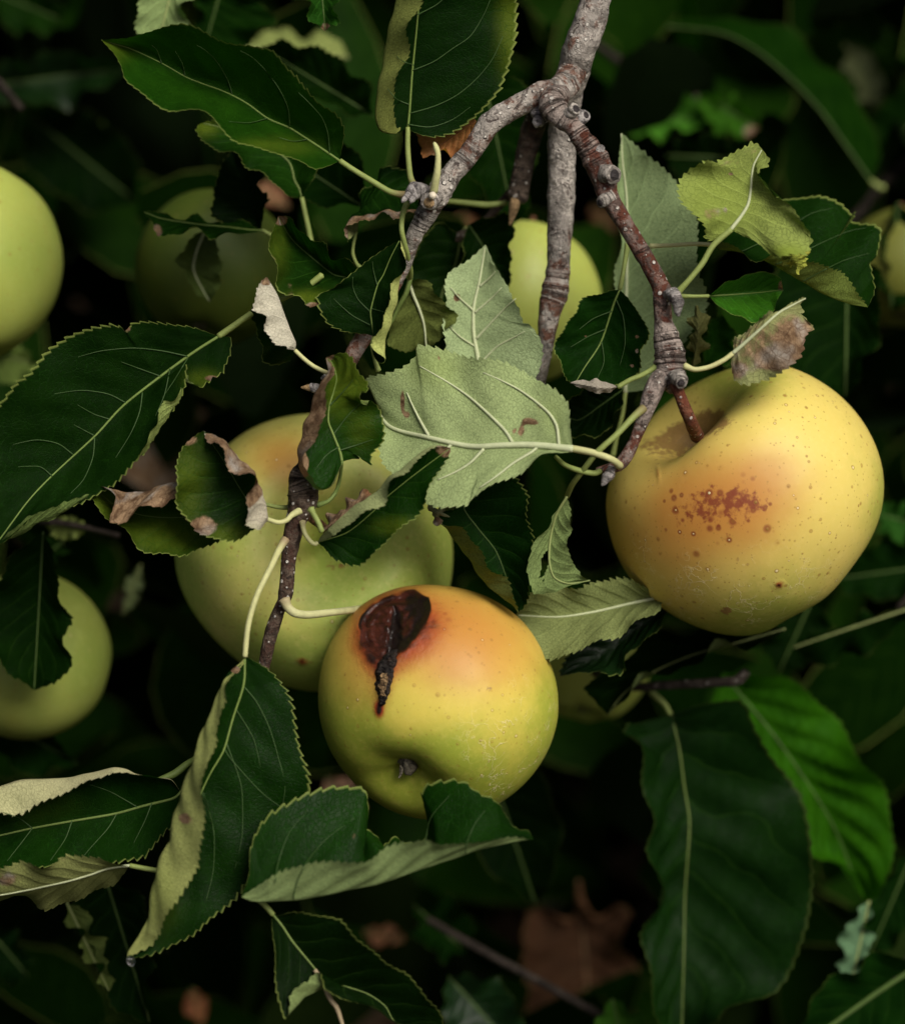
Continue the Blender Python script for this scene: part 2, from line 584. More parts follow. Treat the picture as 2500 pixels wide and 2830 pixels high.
    if petiole is not None:
        pp = np.asarray(petiole, float)
        rr_ = np.interp(np.linspace(0, 1, len(pp)), [0, .75, 1], [pet_r[0] * .85, pet_r[0] * .4 + pet_r[1] * .42, pet_r[1] * 1.05])
        if pp.shape[1] == 2:
            pp = np.column_stack([pp, np.full(len(pp), R[mid][0, 2])])
        tube('petiole', np.column_stack([pp, rr_]), pet_mat or PETIOLE, o, nseg=9, brown=pet_brown)
    return o


# ------------------------------------------------------------------ apples
def apple_mat(name, green, yellow, dots=1.0, flake=1.0, gloss=.38):
    t = NT(name)
    o = t.obj()
    g = t.attr('green'); bl = t.attr('blush'); rd = t.attr('redspot'); ru = t.attr('russet'); dk = t.attr('rot'); fl = t.attr('flake')
    n1 = t.noise(o, 60, 4); n2 = t.noise(o, 500, 3, .65); n3 = t.noise(o, 190, 4, .6)
    col = t.mix(t.ss(t.math('ADD', g, t.math('MULTIPLY', t.math('SUBTRACT', n1, .5), .9)), .15, .85), yellow, green)
    col = t.mix(t.math('MULTIPLY', t.ss(n2, .45, .75), .22), col, tuple(np.array(yellow) * np.array([1.15, 1.15, 1.5])))
    # fine pale freckling under the skin
    col = t.mix(t.math('MULTIPLY', t.ss(n3, .55, .75), .18), col, tuple(np.minimum(np.array(yellow) * 1.25 + .04, .9)))
    col = t.mix(t.ss(t.math('ADD', bl, t.math('MULTIPLY', t.math('SUBTRACT', n1, .5), .35)), .08, 1.0), col, (.46, .205, .040))
    redn = t.ss(t.math('ADD', rd, t.math('MULTIPLY', t.math('SUBTRACT', t.noise(o, 430, 4, .6), .5), 1.9)), .55, .90)
    col = t.mix(t.math('MULTIPLY', redn, t.ss(rd, .1, .5, 0, .9)), col, (.19, .038, .016))
    # lenticels: large corky ones and many small dots
    def dots_layer(scale, lo, hi, thr):
        v = t.n('ShaderNodeTexVoronoi', feature='F1'); t.s(v.inputs['Vector'], o); v.inputs['Scale'].default_value = scale
        rs = t.n('ShaderNodeSeparateColor'); t.s(rs.inputs[0], v.outputs['Color'])
        size = t.math('MULTIPLY_ADD', t.math('POWER', rs.outputs[0], 2.0), hi - lo, lo)
        rel = t.math('DIVIDE', v.outputs['Distance'], size)
        show = t.math('MULTIPLY', t.math('GREATER_THAN', rs.outputs[1], thr), t.math('MULTIPLY', t.attr('dots'), dots))
        return rel, show, rs.outputs[2]
    rel2, show2, _ = dots_layer(620, .16, .28, .25)
    col = t.mix(t.math('MULTIPLY', t.ss(rel2, .5, 1.1, 1, 0), t.math('MULTIPLY', show2, .55)), col, (.30, .17, .03))
    rel, show, pick = dots_layer(310, .08, .19, .1)
    dot = t.ss(rel, .55, .8, 1, 0)
    ring = t.math('MULTIPLY', t.ss(rel, .55, .9), t.ss(rel, 1.0, 1.5, 1, 0))
    lightd = t.math('GREATER_THAN', pick, .55)
    dcol = t.mix(lightd, (.30, .17, .035), (.74, .64, .38))
    halo = t.math('MULTIPLY', t.ss(rel, 1.1, 2.9, 1, 0), t.math('MULTIPLY', show, t.ss(rd, .08, .34)))
    col = t.mix(t.math('MULTIPLY', halo, .9), col, (.20, .040, .016))
    col = t.mix(t.math('MULTIPLY', ring, t.math('MULTIPLY', show, .55)), col, (.27, .12, .02))
    col = t.mix(t.math('MULTIPLY', dot, t.math('MULTIPLY', show, .85)), col, dcol)
    # peeling wax
    dist = t.n('ShaderNodeVectorMath', operation='MULTIPLY_ADD')
    nc = t.n('ShaderNodeTexNoise'); t.s(nc.inputs['Vector'], o); nc.inputs['Scale'].default_value = 160; nc.inputs['Detail'].default_value = 5
    t.s(dist.inputs[0], nc.outputs['Color']); dist.inputs[1].default_value = (.02, .02, .02); t.s(dist.inputs[2], o)
    ed = t.vor(dist.outputs[0], 120, 'DISTANCE_TO_EDGE')
    line = t.math('MULTIPLY', t.ss(ed, 0, .035, 1, 0), t.ss(t.noise(o, 75, 3), .47, .6))
    line = t.math('MULTIPLY', line, fl)
    col = t.mix(t.math('MULTIPLY', line, .75 * flake), col, (.74, .66, .36))
    # russet and rot
    rn = t.noise(o, 420, 4, .7)
    rus = t.ss(t.math('ADD', ru, t.math('MULTIPLY', t.math('SUBTRACT', rn, .5), 1.1)), .40, .62)
    rus = t.math('MULTIPLY', rus, t.ss(ru, .03, .2))
    col = t.mix(rus, col, t.mix(rn, (.13, .07, .02), (.42, .26, .08)))
    rot = t.ss(t.math('ADD', dk, t.math('MULTIPLY', t.math('SUBTRACT', n3, .5), .3)), .12, .85)
    rotc = t.mix(t.ss(t.math('ADD', dk, t.math('MULTIPLY', t.math('SUBTRACT', t.noise(o, 260, 4), .5), .7)), .55, 1.0), (.30, .050, .014), (.016, .007, .005))
    col = t.mix(rot, col, rotc)
    ga = t.attr('gash')
    col = t.mix(t.ss(t.math('ADD', ga, t.math('MULTIPLY', t.math('SUBTRACT', n3, .5), .35)), .3, .75), col, t.mix(t.ss(t.noise(o, 240, 4, .6), .35, .7), (.018, .006, .004), (.060, .015, .009)))
    col = t.mix(t.ss(t.attr('rot_shade'), .35, .75), col, (.010, .006, .005))
    h = t.math('ADD', t.math('MULTIPLY', dot, t.math('MULTIPLY', show, .6)), t.math('ADD', t.math('MULTIPLY', line, .5), t.math('MULTIPLY', n2, .25)))
    h = t.math('ADD', h, t.math('MULTIPLY', t.math('MULTIPLY', rn, ru), 1.5))
    h = t.math('ADD', h, t.math('MULTIPLY', t.math('MULTIPLY', t.noise(o, 300, 5, .7), dk), 4.0))
    rough = t.math('ADD', gloss, t.math('SUBTRACT', t.math('MULTIPLY', n1, .22), t.math('MULTIPLY', ga, .16)))
    p = t.pbsdf(col, rough, t.bump(h, .0003, .7), .32, sub=.12, subr=(1, .6, .15))
    return t.done(p)


def frame(axis):
    a = np.array(axis, float); a /= np.linalg.norm(a)
    b = np.cross(a, [0.2, 0.1, 1.0]); b /= np.linalg.norm(b)
    c = np.cross(a, b)
    return a, b, c


SURF = {}


def surf_d(ap, x, y):
    X, Y, D = SURF[ap.name]
    d2 = (X - x) ** 2 + (Y - y) ** 2
    k = np.where(d2 < max(60.0, d2.min() * 1.5))[0]
    return float(D[k].min())


def apple(label, cx, cy, d, Rpx, axis, mat, outline=None, squash=.90, cav=(.50, .36), cal=(.26, .30), blots=(), lobes=.02, rus=1.0, carve=None, nt=110, nphi=150,
          dent=(), folds=(), basegreen=.3, group=None, seed=1, dots=1.0, detail=True, taper=.06):
    """axis: direction of the stem end (right, up, towards the camera)"""
    a, b, c = frame(axis)
    t = np.linspace(0, np.pi, nt)[:, None]
    ph = np.linspace(0, 2 * np.pi, nphi, endpoint=False)[None, :]
    rho = 1 - cav[0] * np.exp(-(t / cav[1]) ** 2) - cal[0] * np.exp(-((np.pi - t) / cal[1]) ** 2)
    rho = rho * (1 + .05 * np.exp(-((t - .75) / .35) ** 2))
    rho = rho * (1 + lobes * np.cos(5 * ph + seed) * np.clip((t - 1.2) / 1.6, 0, 1) ** 1.5 + .012 * np.cos(2 * ph + seed) + .010 * np.cos(3 * ph + 2 * seed))
    rad = rho * np.sin(t) * (1 - taper * np.clip((t - 1.3) / 1.8, 0, 1))
    hh = rho * np.cos(t) * squash + 0 * ph
    Q = hh[..., None] * a + (rad * np.cos(ph))[..., None] * b + (rad * np.sin(ph))[..., None] * c
    Q = Q.reshape(-1, 3)                                     # right, up, towards
    q = np.linalg.norm(Q[:, :2], axis=1); th = np.arctan2(Q[:, 1], Q[:, 0])
    nb = 72
    bins = ((th + np.pi) / (2 * np.pi) * nb).astype(int) % nb
    mdl = np.array([q[bins == k].max() for k in range(nb)])
    cen = (np.arange(nb) + .5) / nb * 2 * np.pi - np.pi
    if outline is not None:
        ol = np.array(outline, float)
        ox = (ol[:, 0] - cx) / Rpx; oy = -(ol[:, 1] - cy) / Rpx
        oa = np.arctan2(oy, ox); orr = np.hypot(ox, oy)
        s_ = np.argsort(oa); oa = oa[s_]; orr = orr[s_]
        tgt = np.interp(cen, np.concatenate([oa - 2 * np.pi, oa, oa + 2 * np.pi]), np.tile(orr, 3))
    else:
        tgt = np.ones(nb)
    ker = np.array([1, 2, 3, 4, 5, 4, 3, 2, 1]) / 25
    sc = tgt / mdl
    sc = np.convolve(np.concatenate([sc[-4:], sc, sc[:4]]), ker, 'valid')
    scv = np.interp(th, np.concatenate([cen - 2 * np.pi, cen, cen + 2 * np.pi]), np.tile(sc, 3))
    mdv = np.interp(th, np.concatenate([cen - 2 * np.pi, cen, cen + 2 * np.pi]), np.tile(mdl, 3))
    w = np.clip(q / mdv / .85, 0, 1); w = w * w * (3 - 2 * w)
    fac = sc.mean() * (1 - w) + scv * w
    Q[:, :2] *= fac[:, None]; Q[:, 2] *= sc.mean()
    X = cx + Q[:, 0] * Rpx; Y = cy - Q[:, 1] * Rpx
    front = Q[:, 2] > -.25
    at = {k: np.zeros(len(Q)) for k in ('green', 'blush', 'redspot', 'russet', 'rot', 'flake', 'gash', 'rot_shade')}
    at['green'][:] = basegreen
    at['dots'] = np.full(len(Q), dots)
    T = np.repeat(t.ravel(), nphi)
    at['russet'] = np.maximum(at['russet'], rus * np.exp(-(T / .30) ** 2))
    at['green'] = np.maximum(at['green'], .8 * np.exp(-((np.pi - T) / .5) ** 2))
    for (kind, bx, by, rx, ry, st, pw) in blots:
        e = st * np.exp(-(((X - bx) / rx) ** 2 + ((Y - by) / ry) ** 2) ** pw)
        at[kind] = np.where(front, np.clip(at[kind] + e, -1, 1.2), at[kind])
    for (bx, by, rx, ry, an, dep) in dent:
        ca, sa = math.cos(an), math.sin(an)
        dx, dy = X - bx, Y - by
        e = ((dx * ca + dy * sa) / rx) ** 2 + ((-dx * sa + dy * ca) / ry) ** 2
        f = np.where(front, np.exp(-e ** 1.6), 0) * dep
        Q *= (1 - f)[:, None]
    for (bx, by, rx, ry, an, amp, fr_) in folds:
        ca, sa = math.cos(an), math.sin(an)
        dx, dy = X - bx, Y - by
        ex = (dx * ca + dy * sa) / rx; ey = (-dx * sa + dy * ca) / ry
        e = ex ** 2 + ey ** 2
        f = np.where(front, np.exp(-e ** 2), 0) * amp * np.sin(np.sqrt(e + .02) * fr_ + 1.3 * np.sin(ey * 2.2) + 2 * ex)
        Q *= (1 + f)[:, None]
    if carve is not None: carve(X, Y, Q, front, at, Rpx)
    px = pxsize(d)
    O = P(cx, cy, d)
    V = O + (Q[:, 0:1] * RGT + Q[:, 1:2] * UPV - Q[:, 2:3] * FWD) * Rpx * px
    F = grid_faces(nt, nphi, wrap=True)
    o = build('apple', V, F, mat, None, O, at)
    # outward winding
    fc = V[F[len(F) // 2]]
    if np.dot(np.cross(fc[1] - fc[0], fc[3] - fc[0]), fc[0] - O) < 0:
        o.data.flip_normals()
    SURF[o.name] = (X[front], Y[front], d - Q[front, 2] * Rpx * px * 1000)
    tag(o, label, 'apple', group)
    to = lambda vv: O + (vv[0] * RGT + vv[1] * UPV - vv[2] * FWD) * Rpx * px
    return o, to, (a, b, c), O


def lump(name, pts, mat, parent, seed=0, rough=.25, nseg=14):
    return tube(name, pts, mat, parent, nseg=nseg, ns=26, rough=rough, seed=seed)


def bark_mat(name, pale, red, dark, lent=1.0, lent_scale=420):
    t = NT(name)
    o = t.obj()
    a = t.attr('along')
    n1 = t.noise(o, 130, 6, .7, .6); n2 = t.noise(o, 900, 4, .7); n3 = t.noise(o, 330, 5, .72)
    rd = t.attr('red')
    P_ = np.array(pale)
    col = t.mix(t.ss(t.math('ADD', rd, t.math('MULTIPLY', t.math('SUBTRACT', n1, .5), 2.2)), .40, .62), pale, red)
    col = t.mix(t.ss(n3, .50, .56, 0, .7), col, tuple(P_ * .38))
    col = t.mix(t.math('MULTIPLY', t.ss(t.noise(o, 240, 5, .75), .50, .55), t.math('SUBTRACT', .8, t.math('MULTIPLY', rd, .55))), col, tuple(np.minimum(P_ * 1.75, .9)))
    col = t.mix(t.ss(t.noise(o, 160, 6, .75, 1.0), .555, .60, 0, .85), col, dark)
    col = t.mix(t.ss(n2, .55, .8, 0, .5), col, dark)
    # bud-scale rings, uneven
    rg = t.attr('ring')
    cv = t.n('ShaderNodeCombineXYZ')
    t.s(cv.inputs[0], t.math('ADD', a, t.math('MULTIPLY', n1, 1.6)))
    t.s(cv.inputs[1], t.math('MULTIPLY', n1, .6))
    w = t.noise(cv.outputs[0], 1.15, 3, .75)
    ringm = t.math('MULTIPLY', rg, t.ss(w, .52, .60))
    ringl = t.math('MULTIPLY', rg, t.ss(w, .46, .38))
    col = t.mix(t.math('MULTIPLY', ringl, .7), col, tuple(np.minimum(P_ * 1.7 + .05, .9)))
    col = t.mix(t.math('MULTIPLY', ringm, .85), col, dark)
    v = t.n('ShaderNodeTexVoronoi', feature='F1'); t.s(v.inputs['Vector'], o); v.inputs['Scale'].default_value = lent_scale
    rs = t.n('ShaderNodeSeparateColor'); t.s(rs.inputs[0], v.outputs['Color'])
    rad = t.math('MULTIPLY_ADD', rs.outputs[1], .18, .16)
    spot = t.math('MULTIPLY', t.ss(t.math('DIVIDE', v.outputs['Distance'], rad), .75, 1.1, 1, 0), t.math('GREATER_THAN', rs.outputs[0], .55))
    spot = t.math('MULTIPLY', spot, t.math('MULTIPLY', t.attr('lent'), lent))
    col = t.mix(spot, col, (.66, .62, .55))
    h = t.math('ADD', t.math('MULTIPLY', n2, .5), t.math('ADD', t.math('MULTIPLY', spot, 1.0), t.math('MULTIPLY', ringm, -1.3)))
    h = t.math('ADD', h, t.math('ADD', t.math('MULTIPLY', n1, .8), t.math('MULTIPLY', n3, 1.0)))
    return t.done(t.pbsdf(col, .55, t.bump(h, .0016, 1.0), .16))


BARK = bark_mat('grey_bark', (.31, .28, .245), (.155, .075, .050), (.05, .035, .03))
BARK_R = bark_mat('red_brown_bark', (.22, .18, .155), (.105, .036, .022), (.03, .02, .016), 1.0, 480)
BARK_D = bark_mat('dark_bark', (.10, .075, .055), (.060, .032, .022), (.02, .014, .011), 1.0, 520)
WOOL = bark_mat('woolly_bud', (.27, .25, .235), (.17, .11, .10), (.05, .04, .045), .3, 700)
SCAR = bark_mat('scar_wood', (.30, .20, .10), (.20, .10, .05), (.06, .035, .02), 0, 600)
BLACK = bark_mat('black_bud', (.035, .03, .03), (.02, .016, .016), (.01, .01, .01), .2, 600)

# ================================================================== ground
BARK_BG = bark_mat('shaded_bark', (.030, .023, .018), (.022, .014, .010), (.010, .008, .006), .5, 520)  # bark colour darkened to stand for the shade behind the branch
t = NT('orchard_floor')
o_ = t.obj()
g1 = t.noise(o_, 9, 5, .7)
gc = t.mix(t.ss(g1, .42, .6), (.007, .010, .003), (.035, .020, .011))
gc = t.mix(t.ss(t.noise(o_, 40, 4, .7), .5, .7), gc, (.06, .036, .02))
GROUND = t.done(t.pbsdf(gc, .9, t.bump(t.noise(o_, 60, 4), .02, .6), .1))
gv = [(-400, -400, 0), (400, -400, 0), (400, 1200, 0), (-400, 1200, 0)]
g = build('ground', gv, [(0, 1, 2, 3)], GROUND, None, (0, 0, 0), smooth=False)
tag(g, kind='structure')

# ================================================================== foliage beyond (nobody could count it)
FAR = []


def leaf_cloud(name, n, boxfn, size, mat, seed, label, pale=.012):
    r = np.random.default_rng(seed)
    nu, nv = 6, 5
    us = np.linspace(0, 1, nu); vs = np.linspace(-1, 1, nv)
    prof = np.sin(np.pi * np.clip(us, .03, .97) ** .85) ** .75
    ctr = boxfn(r, n)
    s = r.uniform(size[0], size[1], n)
    ax = r.normal(size=(n, 3)) + np.array([0, 0, -.9]); ax /= np.linalg.norm(ax, axis=1)[:, None]
    nz = r.normal(size=(n, 3)) + np.array([0, -.5, .9])
    sd = np.cross(ax, nz); sd /= np.linalg.norm(sd, axis=1)[:, None]
    nz = np.cross(sd, ax)
    curl = r.uniform(-.25, .35, n); fold = r.uniform(.05, .4, n); wr = r.uniform(.42, .62, n)
    U, Vv = np.meshgrid(us, vs, indexing='ij'); Pf = np.repeat(prof[:, None], nv, 1)
    L = s[:, None, None]
    x = (U - .5)[None] * L
    y = (Vv * Pf)[None] * L * wr[:, None, None] * .5
    z = -(curl[:, None, None] * ((U - .5) ** 2)[None] * L) + np.abs(y) * fold[:, None, None]
    pts = ctr[:, None, None, :] + x[..., None] * ax[:, None, None, :] + y[..., None] * sd[:, None, None, :] + z[..., None] * nz[:, None, None, :]
    V = pts.reshape(-1, 3)
    f0 = grid_faces(nu, nv)
    F = (f0[None] + (np.arange(n) * nu * nv)[:, None, None]).reshape(-1, 4)
    Z = np.zeros(len(V))
    uv = np.column_stack([np.tile(U.ravel(), n), np.tile(Vv.ravel(), n)])
    mm = np.column_stack([np.tile(U.ravel() * 80, n) + np.repeat(r.uniform(0, 900, n), nu * nv), np.tile(Vv.ravel() * 22, n)])
    br = np.repeat((r.uniform(size=n) < .02) * .9, nu * nv)
    ye = np.repeat((r.uniform(size=n) < pale) * .5, nu * nv)
    o = build(name, V, F, mat, None, ctr.mean(0), {'brown': br, 'yellow': ye}, {'uv': uv, 'mm': mm})
    tag(o, label, None, None, 'stuff')
    return o


FARM = leaf_mat((.0030, .0105, .0012), (.005, .010, .003), gloss=.8, spec=.0, simple=True)  # leaf colour kept near black to stand for deep shade


def box_far(r, n):
    d = r.uniform(170, 1000, n) ; x = r.uniform(-1.0, 1.0, n); y = r.uniform(-.95, .75, n)
    c = P(1250, 1415, 0)
    return c + FWD * (d * .001)[:, None] + RGT * (x * (1 + d * .0004))[:, None] + UPV * (y)[:, None]


def box_mid(r, n):
    d = r.uniform(190, 520, n); x = r.uniform(-.34, .34, n); y = r.uniform(-.34, .34, n)
    c = P(1250, 1415, 0)
    return c + FWD * (d * .001)[:, None] + RGT * x[:, None] + UPV * y[:, None]


def box_top(r, n):
    d = r.uniform(20, 1300, n); x = r.uniform(-1.3, 1.1, n); y = r.uniform(.30, .95, n) + np.clip(150 - d, 0, 200) * .0006
    c = P(1250, 1415, 0)
    return c + FWD * (d * .001)[:, None] + RGT * x[:, None] + UPV * y[:, None]


def box_side(r, n):
    d = r.uniform(60, 700, n); x = r.uniform(.24, .95, n) * np.where(r.uniform(size=n) < .68, 1, -1); y = r.uniform(-.45, .75, n)
    c = P(1250, 1415, 0)
    return c + FWD * (d * .001)[:, None] + RGT * (x * (1 + d * .0003))[:, None] + UPV * y[:, None]


leaf_cloud('side_shade_foliage', 3600, box_side, (.06, .11), FARM, 8, 'leaves added out of view on both sides to shade the background')  # added beside the frame to keep light off the background leaves
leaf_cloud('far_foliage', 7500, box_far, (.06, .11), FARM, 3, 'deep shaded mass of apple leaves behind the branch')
MIDM = leaf_mat((.0070, .0225, .0018), (.012, .024, .004), gloss=.55, spec=.02, simple=True)  # brighter leaf colour, standing in for leaves that catch light
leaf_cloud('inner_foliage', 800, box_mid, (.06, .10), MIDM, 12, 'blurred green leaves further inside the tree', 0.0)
leaf_cloud('crown_shade_foliage', 5200, box_top, (.07, .12), FARM, 5, 'dense crown of leaves added overhead, out of view, to shade the background')  # unseen overhead leaves put in to darken the background

# ================================================================== the branch in front
BR = empty('apple_branch', P(1655, -60, 0), 'grey forked apple branch hanging in front with curled, nibbled and browned leaves', 'branch')

tube('main_stem', [(1668, -70, 0, 41), (1655, -40, 0, 41), (1632, 50, 0, 43), (1603, 130, 0, 46), (1582, 200, 6, 45), (1565, 280, 14, 41), (1555, 350, 18, 40), (1553, 400, 19, 39),
                   (1550, 549, 20, 38), (1546, 649, 20, 33), (1541, 749, 20, 32), (1532, 812, 20, 35), (1522, 845, 20, 33), (1513, 900, 20, 27), (1508, 950, 20, 23), (1494, 1040, 20, 17), (1486, 1100, 20, 12)],
     BARK, BR, nseg=40, ns=420, rough=.075, seed=4, rings=((.705, .10, .010), (.74, .14, .012), (.76, .1, .006), (.53, .05, .006)),
     attrs={'red': [(0, .25), (.15, .35), (.25, .1), (.6, .25), (.75, .7), (.9, .45), (1, .2)], 'ring': [(0, 0), (.69, 0), (.71, 1), (.77, 1), (.79, 0), (1, 0)], 'lent': [(0, .9), (1, .5)]})
tube('limb', [(1590, 185, 4, 38), (1562, 232, -2, 40), (1540, 250, -5, 37), (1499, 260, -6, 33), (1449, 284, -6, 31), (1399, 309, -6, 31), (1354, 339, -6, 32), (1324, 384, -6, 30), (1289, 434, -6, 29), (1249, 479, -6, 29),
              (1224, 514, -6, 33), (1199, 556, -6, 33), (1174, 599, -5, 27), (1149, 644, -4, 24), (1134, 679, -2, 21), (1119, 724, 0, 21), (1080, 800, 2, 22), (1040, 870, 2, 23), (1009, 922, 0, 24), (983, 966, -1, 23),
              (960, 1010, -2, 22), (925, 1080, -5, 22), (890, 1160, -8, 22), (850, 1250, -11, 24)],
     BARK, BR, nseg=36, ns=460, rough=.075, seed=9, rings=((.285, .08, .006), (.315, .10, .006), (.39, .06, .004), (.455, .10, .01), (.10, .06, .02)),
     attrs={'red': [(0, .6), (.12, .55), (.2, .2), (.28, .65), (.36, .25), (.5, .35), (.62, .6), (.7, .95), (1, .9)], 'ring': [(0, .25), (.08, .3), (.12, 0), (.27, 0), (.285, .9), (.3, .3), (.315, .9), (.33, 0), (.41, 0), (.44, .9), (.48, .6), (.5, 0), (1, 0)],
            'lent': [(0, .8), (.5, .9), (1, 1)]})
tube('limb', [(1545, 262, -6, 33), (1525, 285, -12, 36), (1540, 315, -14, 34), (1578, 342, -14, 30), (1605, 379, -14, 27), (1630, 415, -14, 33), (1652, 455, -14, 37), (1668, 492, -14, 36), (1677, 530, -14, 29), (1692, 562, -14, 27), (1720, 609, -14, 24),
              (1750, 659, -13, 24), (1780, 709, -12, 24), (1808, 758, -12, 24), (1826, 798, -12, 25), (1829, 848, -12, 24), (1833, 892, -12, 26), (1842, 940, -12, 37), (1849, 985, -12, 42), (1851, 1020, -12, 41), (1860, 1058, -12, 34), (1869, 1080, -12, 22)],
     BARK_R, BR, nseg=36, ns=420, rough=.07, seed=21, rings=((.055, .12, .015), (.10, .08, .008), (.165, .1, .008), (.20, .12, .012), (.25, .08, .008), (.83, .07, .006), (.86, .06, .006), (.885, .07, .006), (.91, .06, .006)),
     attrs={'red': [(0, .35), (.1, .5), (.3, .9), (.7, .95), (.78, .6), (.82, .15), (.93, .3), (1, .2)], 'ring': [(0, .8), (.08, .8), (.11, .1), (.14, .6), (.24, .8), (.27, .2), (.31, 0), (.79, 0), (.82, 1), (.94, 1), (1, .5)],
            'lent': [(0, .7), (.3, .6), (1, 1)]})
tube('twig', [(855, 1240, -11, 19), (840, 1285, -12, 18), (824, 1318, -12, 26), (832, 1345, -12, 38), (837, 1370, -12, 43), (832, 1400, -12, 38), (818, 1440, -12, 28), (807, 1490, -12, 24), (798, 1545, -12, 21), (794, 1598, -12, 21), (789, 1640, -12, 21), (783, 1662, -12, 17),
              (770, 1690, -11, 17), (752, 1740, -10, 19), (738, 1800, -9, 17), (728, 1860, -8, 15), (722, 1900, -6, 13)],
     BARK_D, BR, nseg=30, ns=280, rough=.075, seed=33, rings=((.10, .08, .01), (.15, .06, .006), (.19, .08, .006)),
     attrs={'red': [(0, .2), (.2, .3), (.3, .8), (1, .6)], 'ring': [(0, .8), (.15, 1), (.2, .4), (.24, 0), (1, 0)], 'lent': [(0, .3), (.25, 1), (1, .9)]})
tube('spur', [(1846, 1030, -12, 26), (1820, 1050, -14, 27), (1801, 1089, -16, 27), (1781, 1144, -17, 21), (1756, 1209, -17, 16), (1732, 1258, -17, 18), (1708, 1286, -17, 17), (1672, 1296, -17, 12), (1648, 1301, -17, 9)],
     BARK_R, BR, nseg=24, ns=120, rough=.04, seed=41, attrs={'red': [(0, .3), (.4, .45), (.75, .7), (1, .9)], 'ring': [(0, .3), (.15, 0), (1, 0)], 'lent': [(0, .9), (1, .4)]})
tube('spur', [(1500, 290, 14, 30), (1480, 335, 24, 33), (1463, 385, 28, 31), (1448, 450, 30, 28), (1436, 510, 30, 29), (1430, 545, 30, 30), (1427, 556, 30, 24)],
     BARK_D, BR, nseg=26, ns=90, rough=.05, seed=43, attrs={'red': [(0, .6), (1, .1)], 'ring': [(0, .2), (1, .2)], 'lent': [(0, .6), (1, .6)]})
tube('bud', [(1425, 545, 29, 14), (1420, 570, 28, 15), (1414, 600, 28, 9), (1408, 622, 28, 3)], SCAR, BR, nseg=12)
tube('twig', [(1440, 500, 32, 14), (1400, 545, 36, 13), (1330, 620, 40, 12), (1270, 655, 44, 14), (1200, 690, 48, 8)], BARK_D, BR, nseg=12, rough=.05, attrs={'red': [(0, .5), (1, .3)], 'lent': [(0, .5), (1, .5)]})


def knob(pts, mat, seed, capmat=BLACK, label=None):
    a, e = np.array(pts[-2], float), np.array(pts[-1], float)
    v = e - a
    rim = [tuple(p) for p in pts[:-1]] + [tuple(np.append(e[:3], e[3] * 1.08)), tuple(np.append(e[:3] + v[:3] * .12, e[3] * .98)), tuple(np.append(e[:3] + v[:3] * .16, e[3] * .72))]
    k = tube('bud_scar', rim, mat, BR, nseg=22, ns=40, rough=.30, seed=seed, dome=0.0, attrs={'red': [(0, .3), (1, 0)], 'ring': [(0, .6), (1, .6)], 'lent': [(0, .6), (1, .3)]})
    tube('scar_face', [tuple(np.append(e[:3] + v[:3] * .05, e[3] * .70)), tuple(np.append(e[:3] + v[:3] * .19, e[3] * .66))], capmat, k, nseg=16, ns=6, rough=.16, seed=seed, dome=.08)


knob([(1664, 482, -15, 26), (1682, 483, -17.2, 24), (1696, 484, -19.2, 22)], BARK, 51)
knob([(1566, 322, -15, 24), (1580, 310, -17, 22), (1590, 302, -18.6, 18)], BARK, 52)
knob([(1596, 328, -13, 20), (1608, 322, -14.5, 19), (1617, 318, -15.5, 15)], WOOL, 53)
knob([(1686, 545, -15, 20), (1670, 554, -16.5, 18), (1659, 560, -17.6, 14)], BARK, 54)
tube('bud', [(1640, 424, -15, 18), (1656, 414, -16, 15), (1664, 408, -17, 7)], WOOL, BR, nseg=16, ns=22, rough=.4, seed=55, attrs={'red': [(0, .3), (1, .1)], 'ring': [(0, .8), (1, .8)], 'lent': [(0, .2), (1, .2)]})
tube('bud', [(1502, 296, -4, 24), (1492, 322, -7, 22), (1484, 340, -9, 16), (1480, 352, -9, 6)], WOOL, BR, nseg=18, ns=26, rough=.42, seed=56, attrs={'red': [(0, .3), (1, 0)], 'ring': [(0, .9), (1, .9)], 'lent': [(0, .2), (1, .2)]})
knob([(1205, 545, -9, 24), (1194, 552, -13, 25), (1187, 560, -16, 23)], BARK, 57, SCAR)
tube('scar_face', [(1196, 540, -18, 11), (1192, 541, -18.8, 10)], stalk_mat((.62, .55, .42)), BR, nseg=14, ns=6)
knob([(1868, 1040, -16, 26), (1876, 1050, -20, 22), (1880, 1058, -22, 16)], BARK, 58)
for pts in ([(1844, 808, -14, 18), (1858, 815, -17, 21), (1868, 838, -18, 19), (1872, 858, -18, 12), (1874, 874, -18, 4)],
            [(1170, 530, -10, 22), (1150, 530, -13, 25), (1133, 538, -14, 18), (1120, 548, -15, 8)],
            [(1150, 540, -14, 12), (1140, 552, -16, 11), (1134, 562, -16, 5)], [(1128, 536, -15, 9), (1116, 552, -17, 8), (1110, 560, -17, 3)],
            [(1690, 1290, -18, 12), (1678, 1315, -19, 14), (1668, 1332, -19, 10), (1662, 1342, -19, 4)],
            [(905, 1035, -9, 10), (894, 1044, -10, 8), (887, 1047, -10, 4)],
            [(880, 1075, -10, 13), (866, 1072, -11, 12), (855, 1066, -11, 8)]):
    tube('bud', pts, WOOL, BR, nseg=18, ns=30, rough=.36, seed=int(pts[0][0]), attrs={'red': [(0, .5), (1, 0)], 'ring': [(0, .4), (1, .4)], 'lent': [(0, .4), (1, .2)]})
tube('bud', [(868, 1072, -11, 11), (850, 1071, -11, 9), (832, 1071, -11, 2)], SCAR, BR, nseg=10)
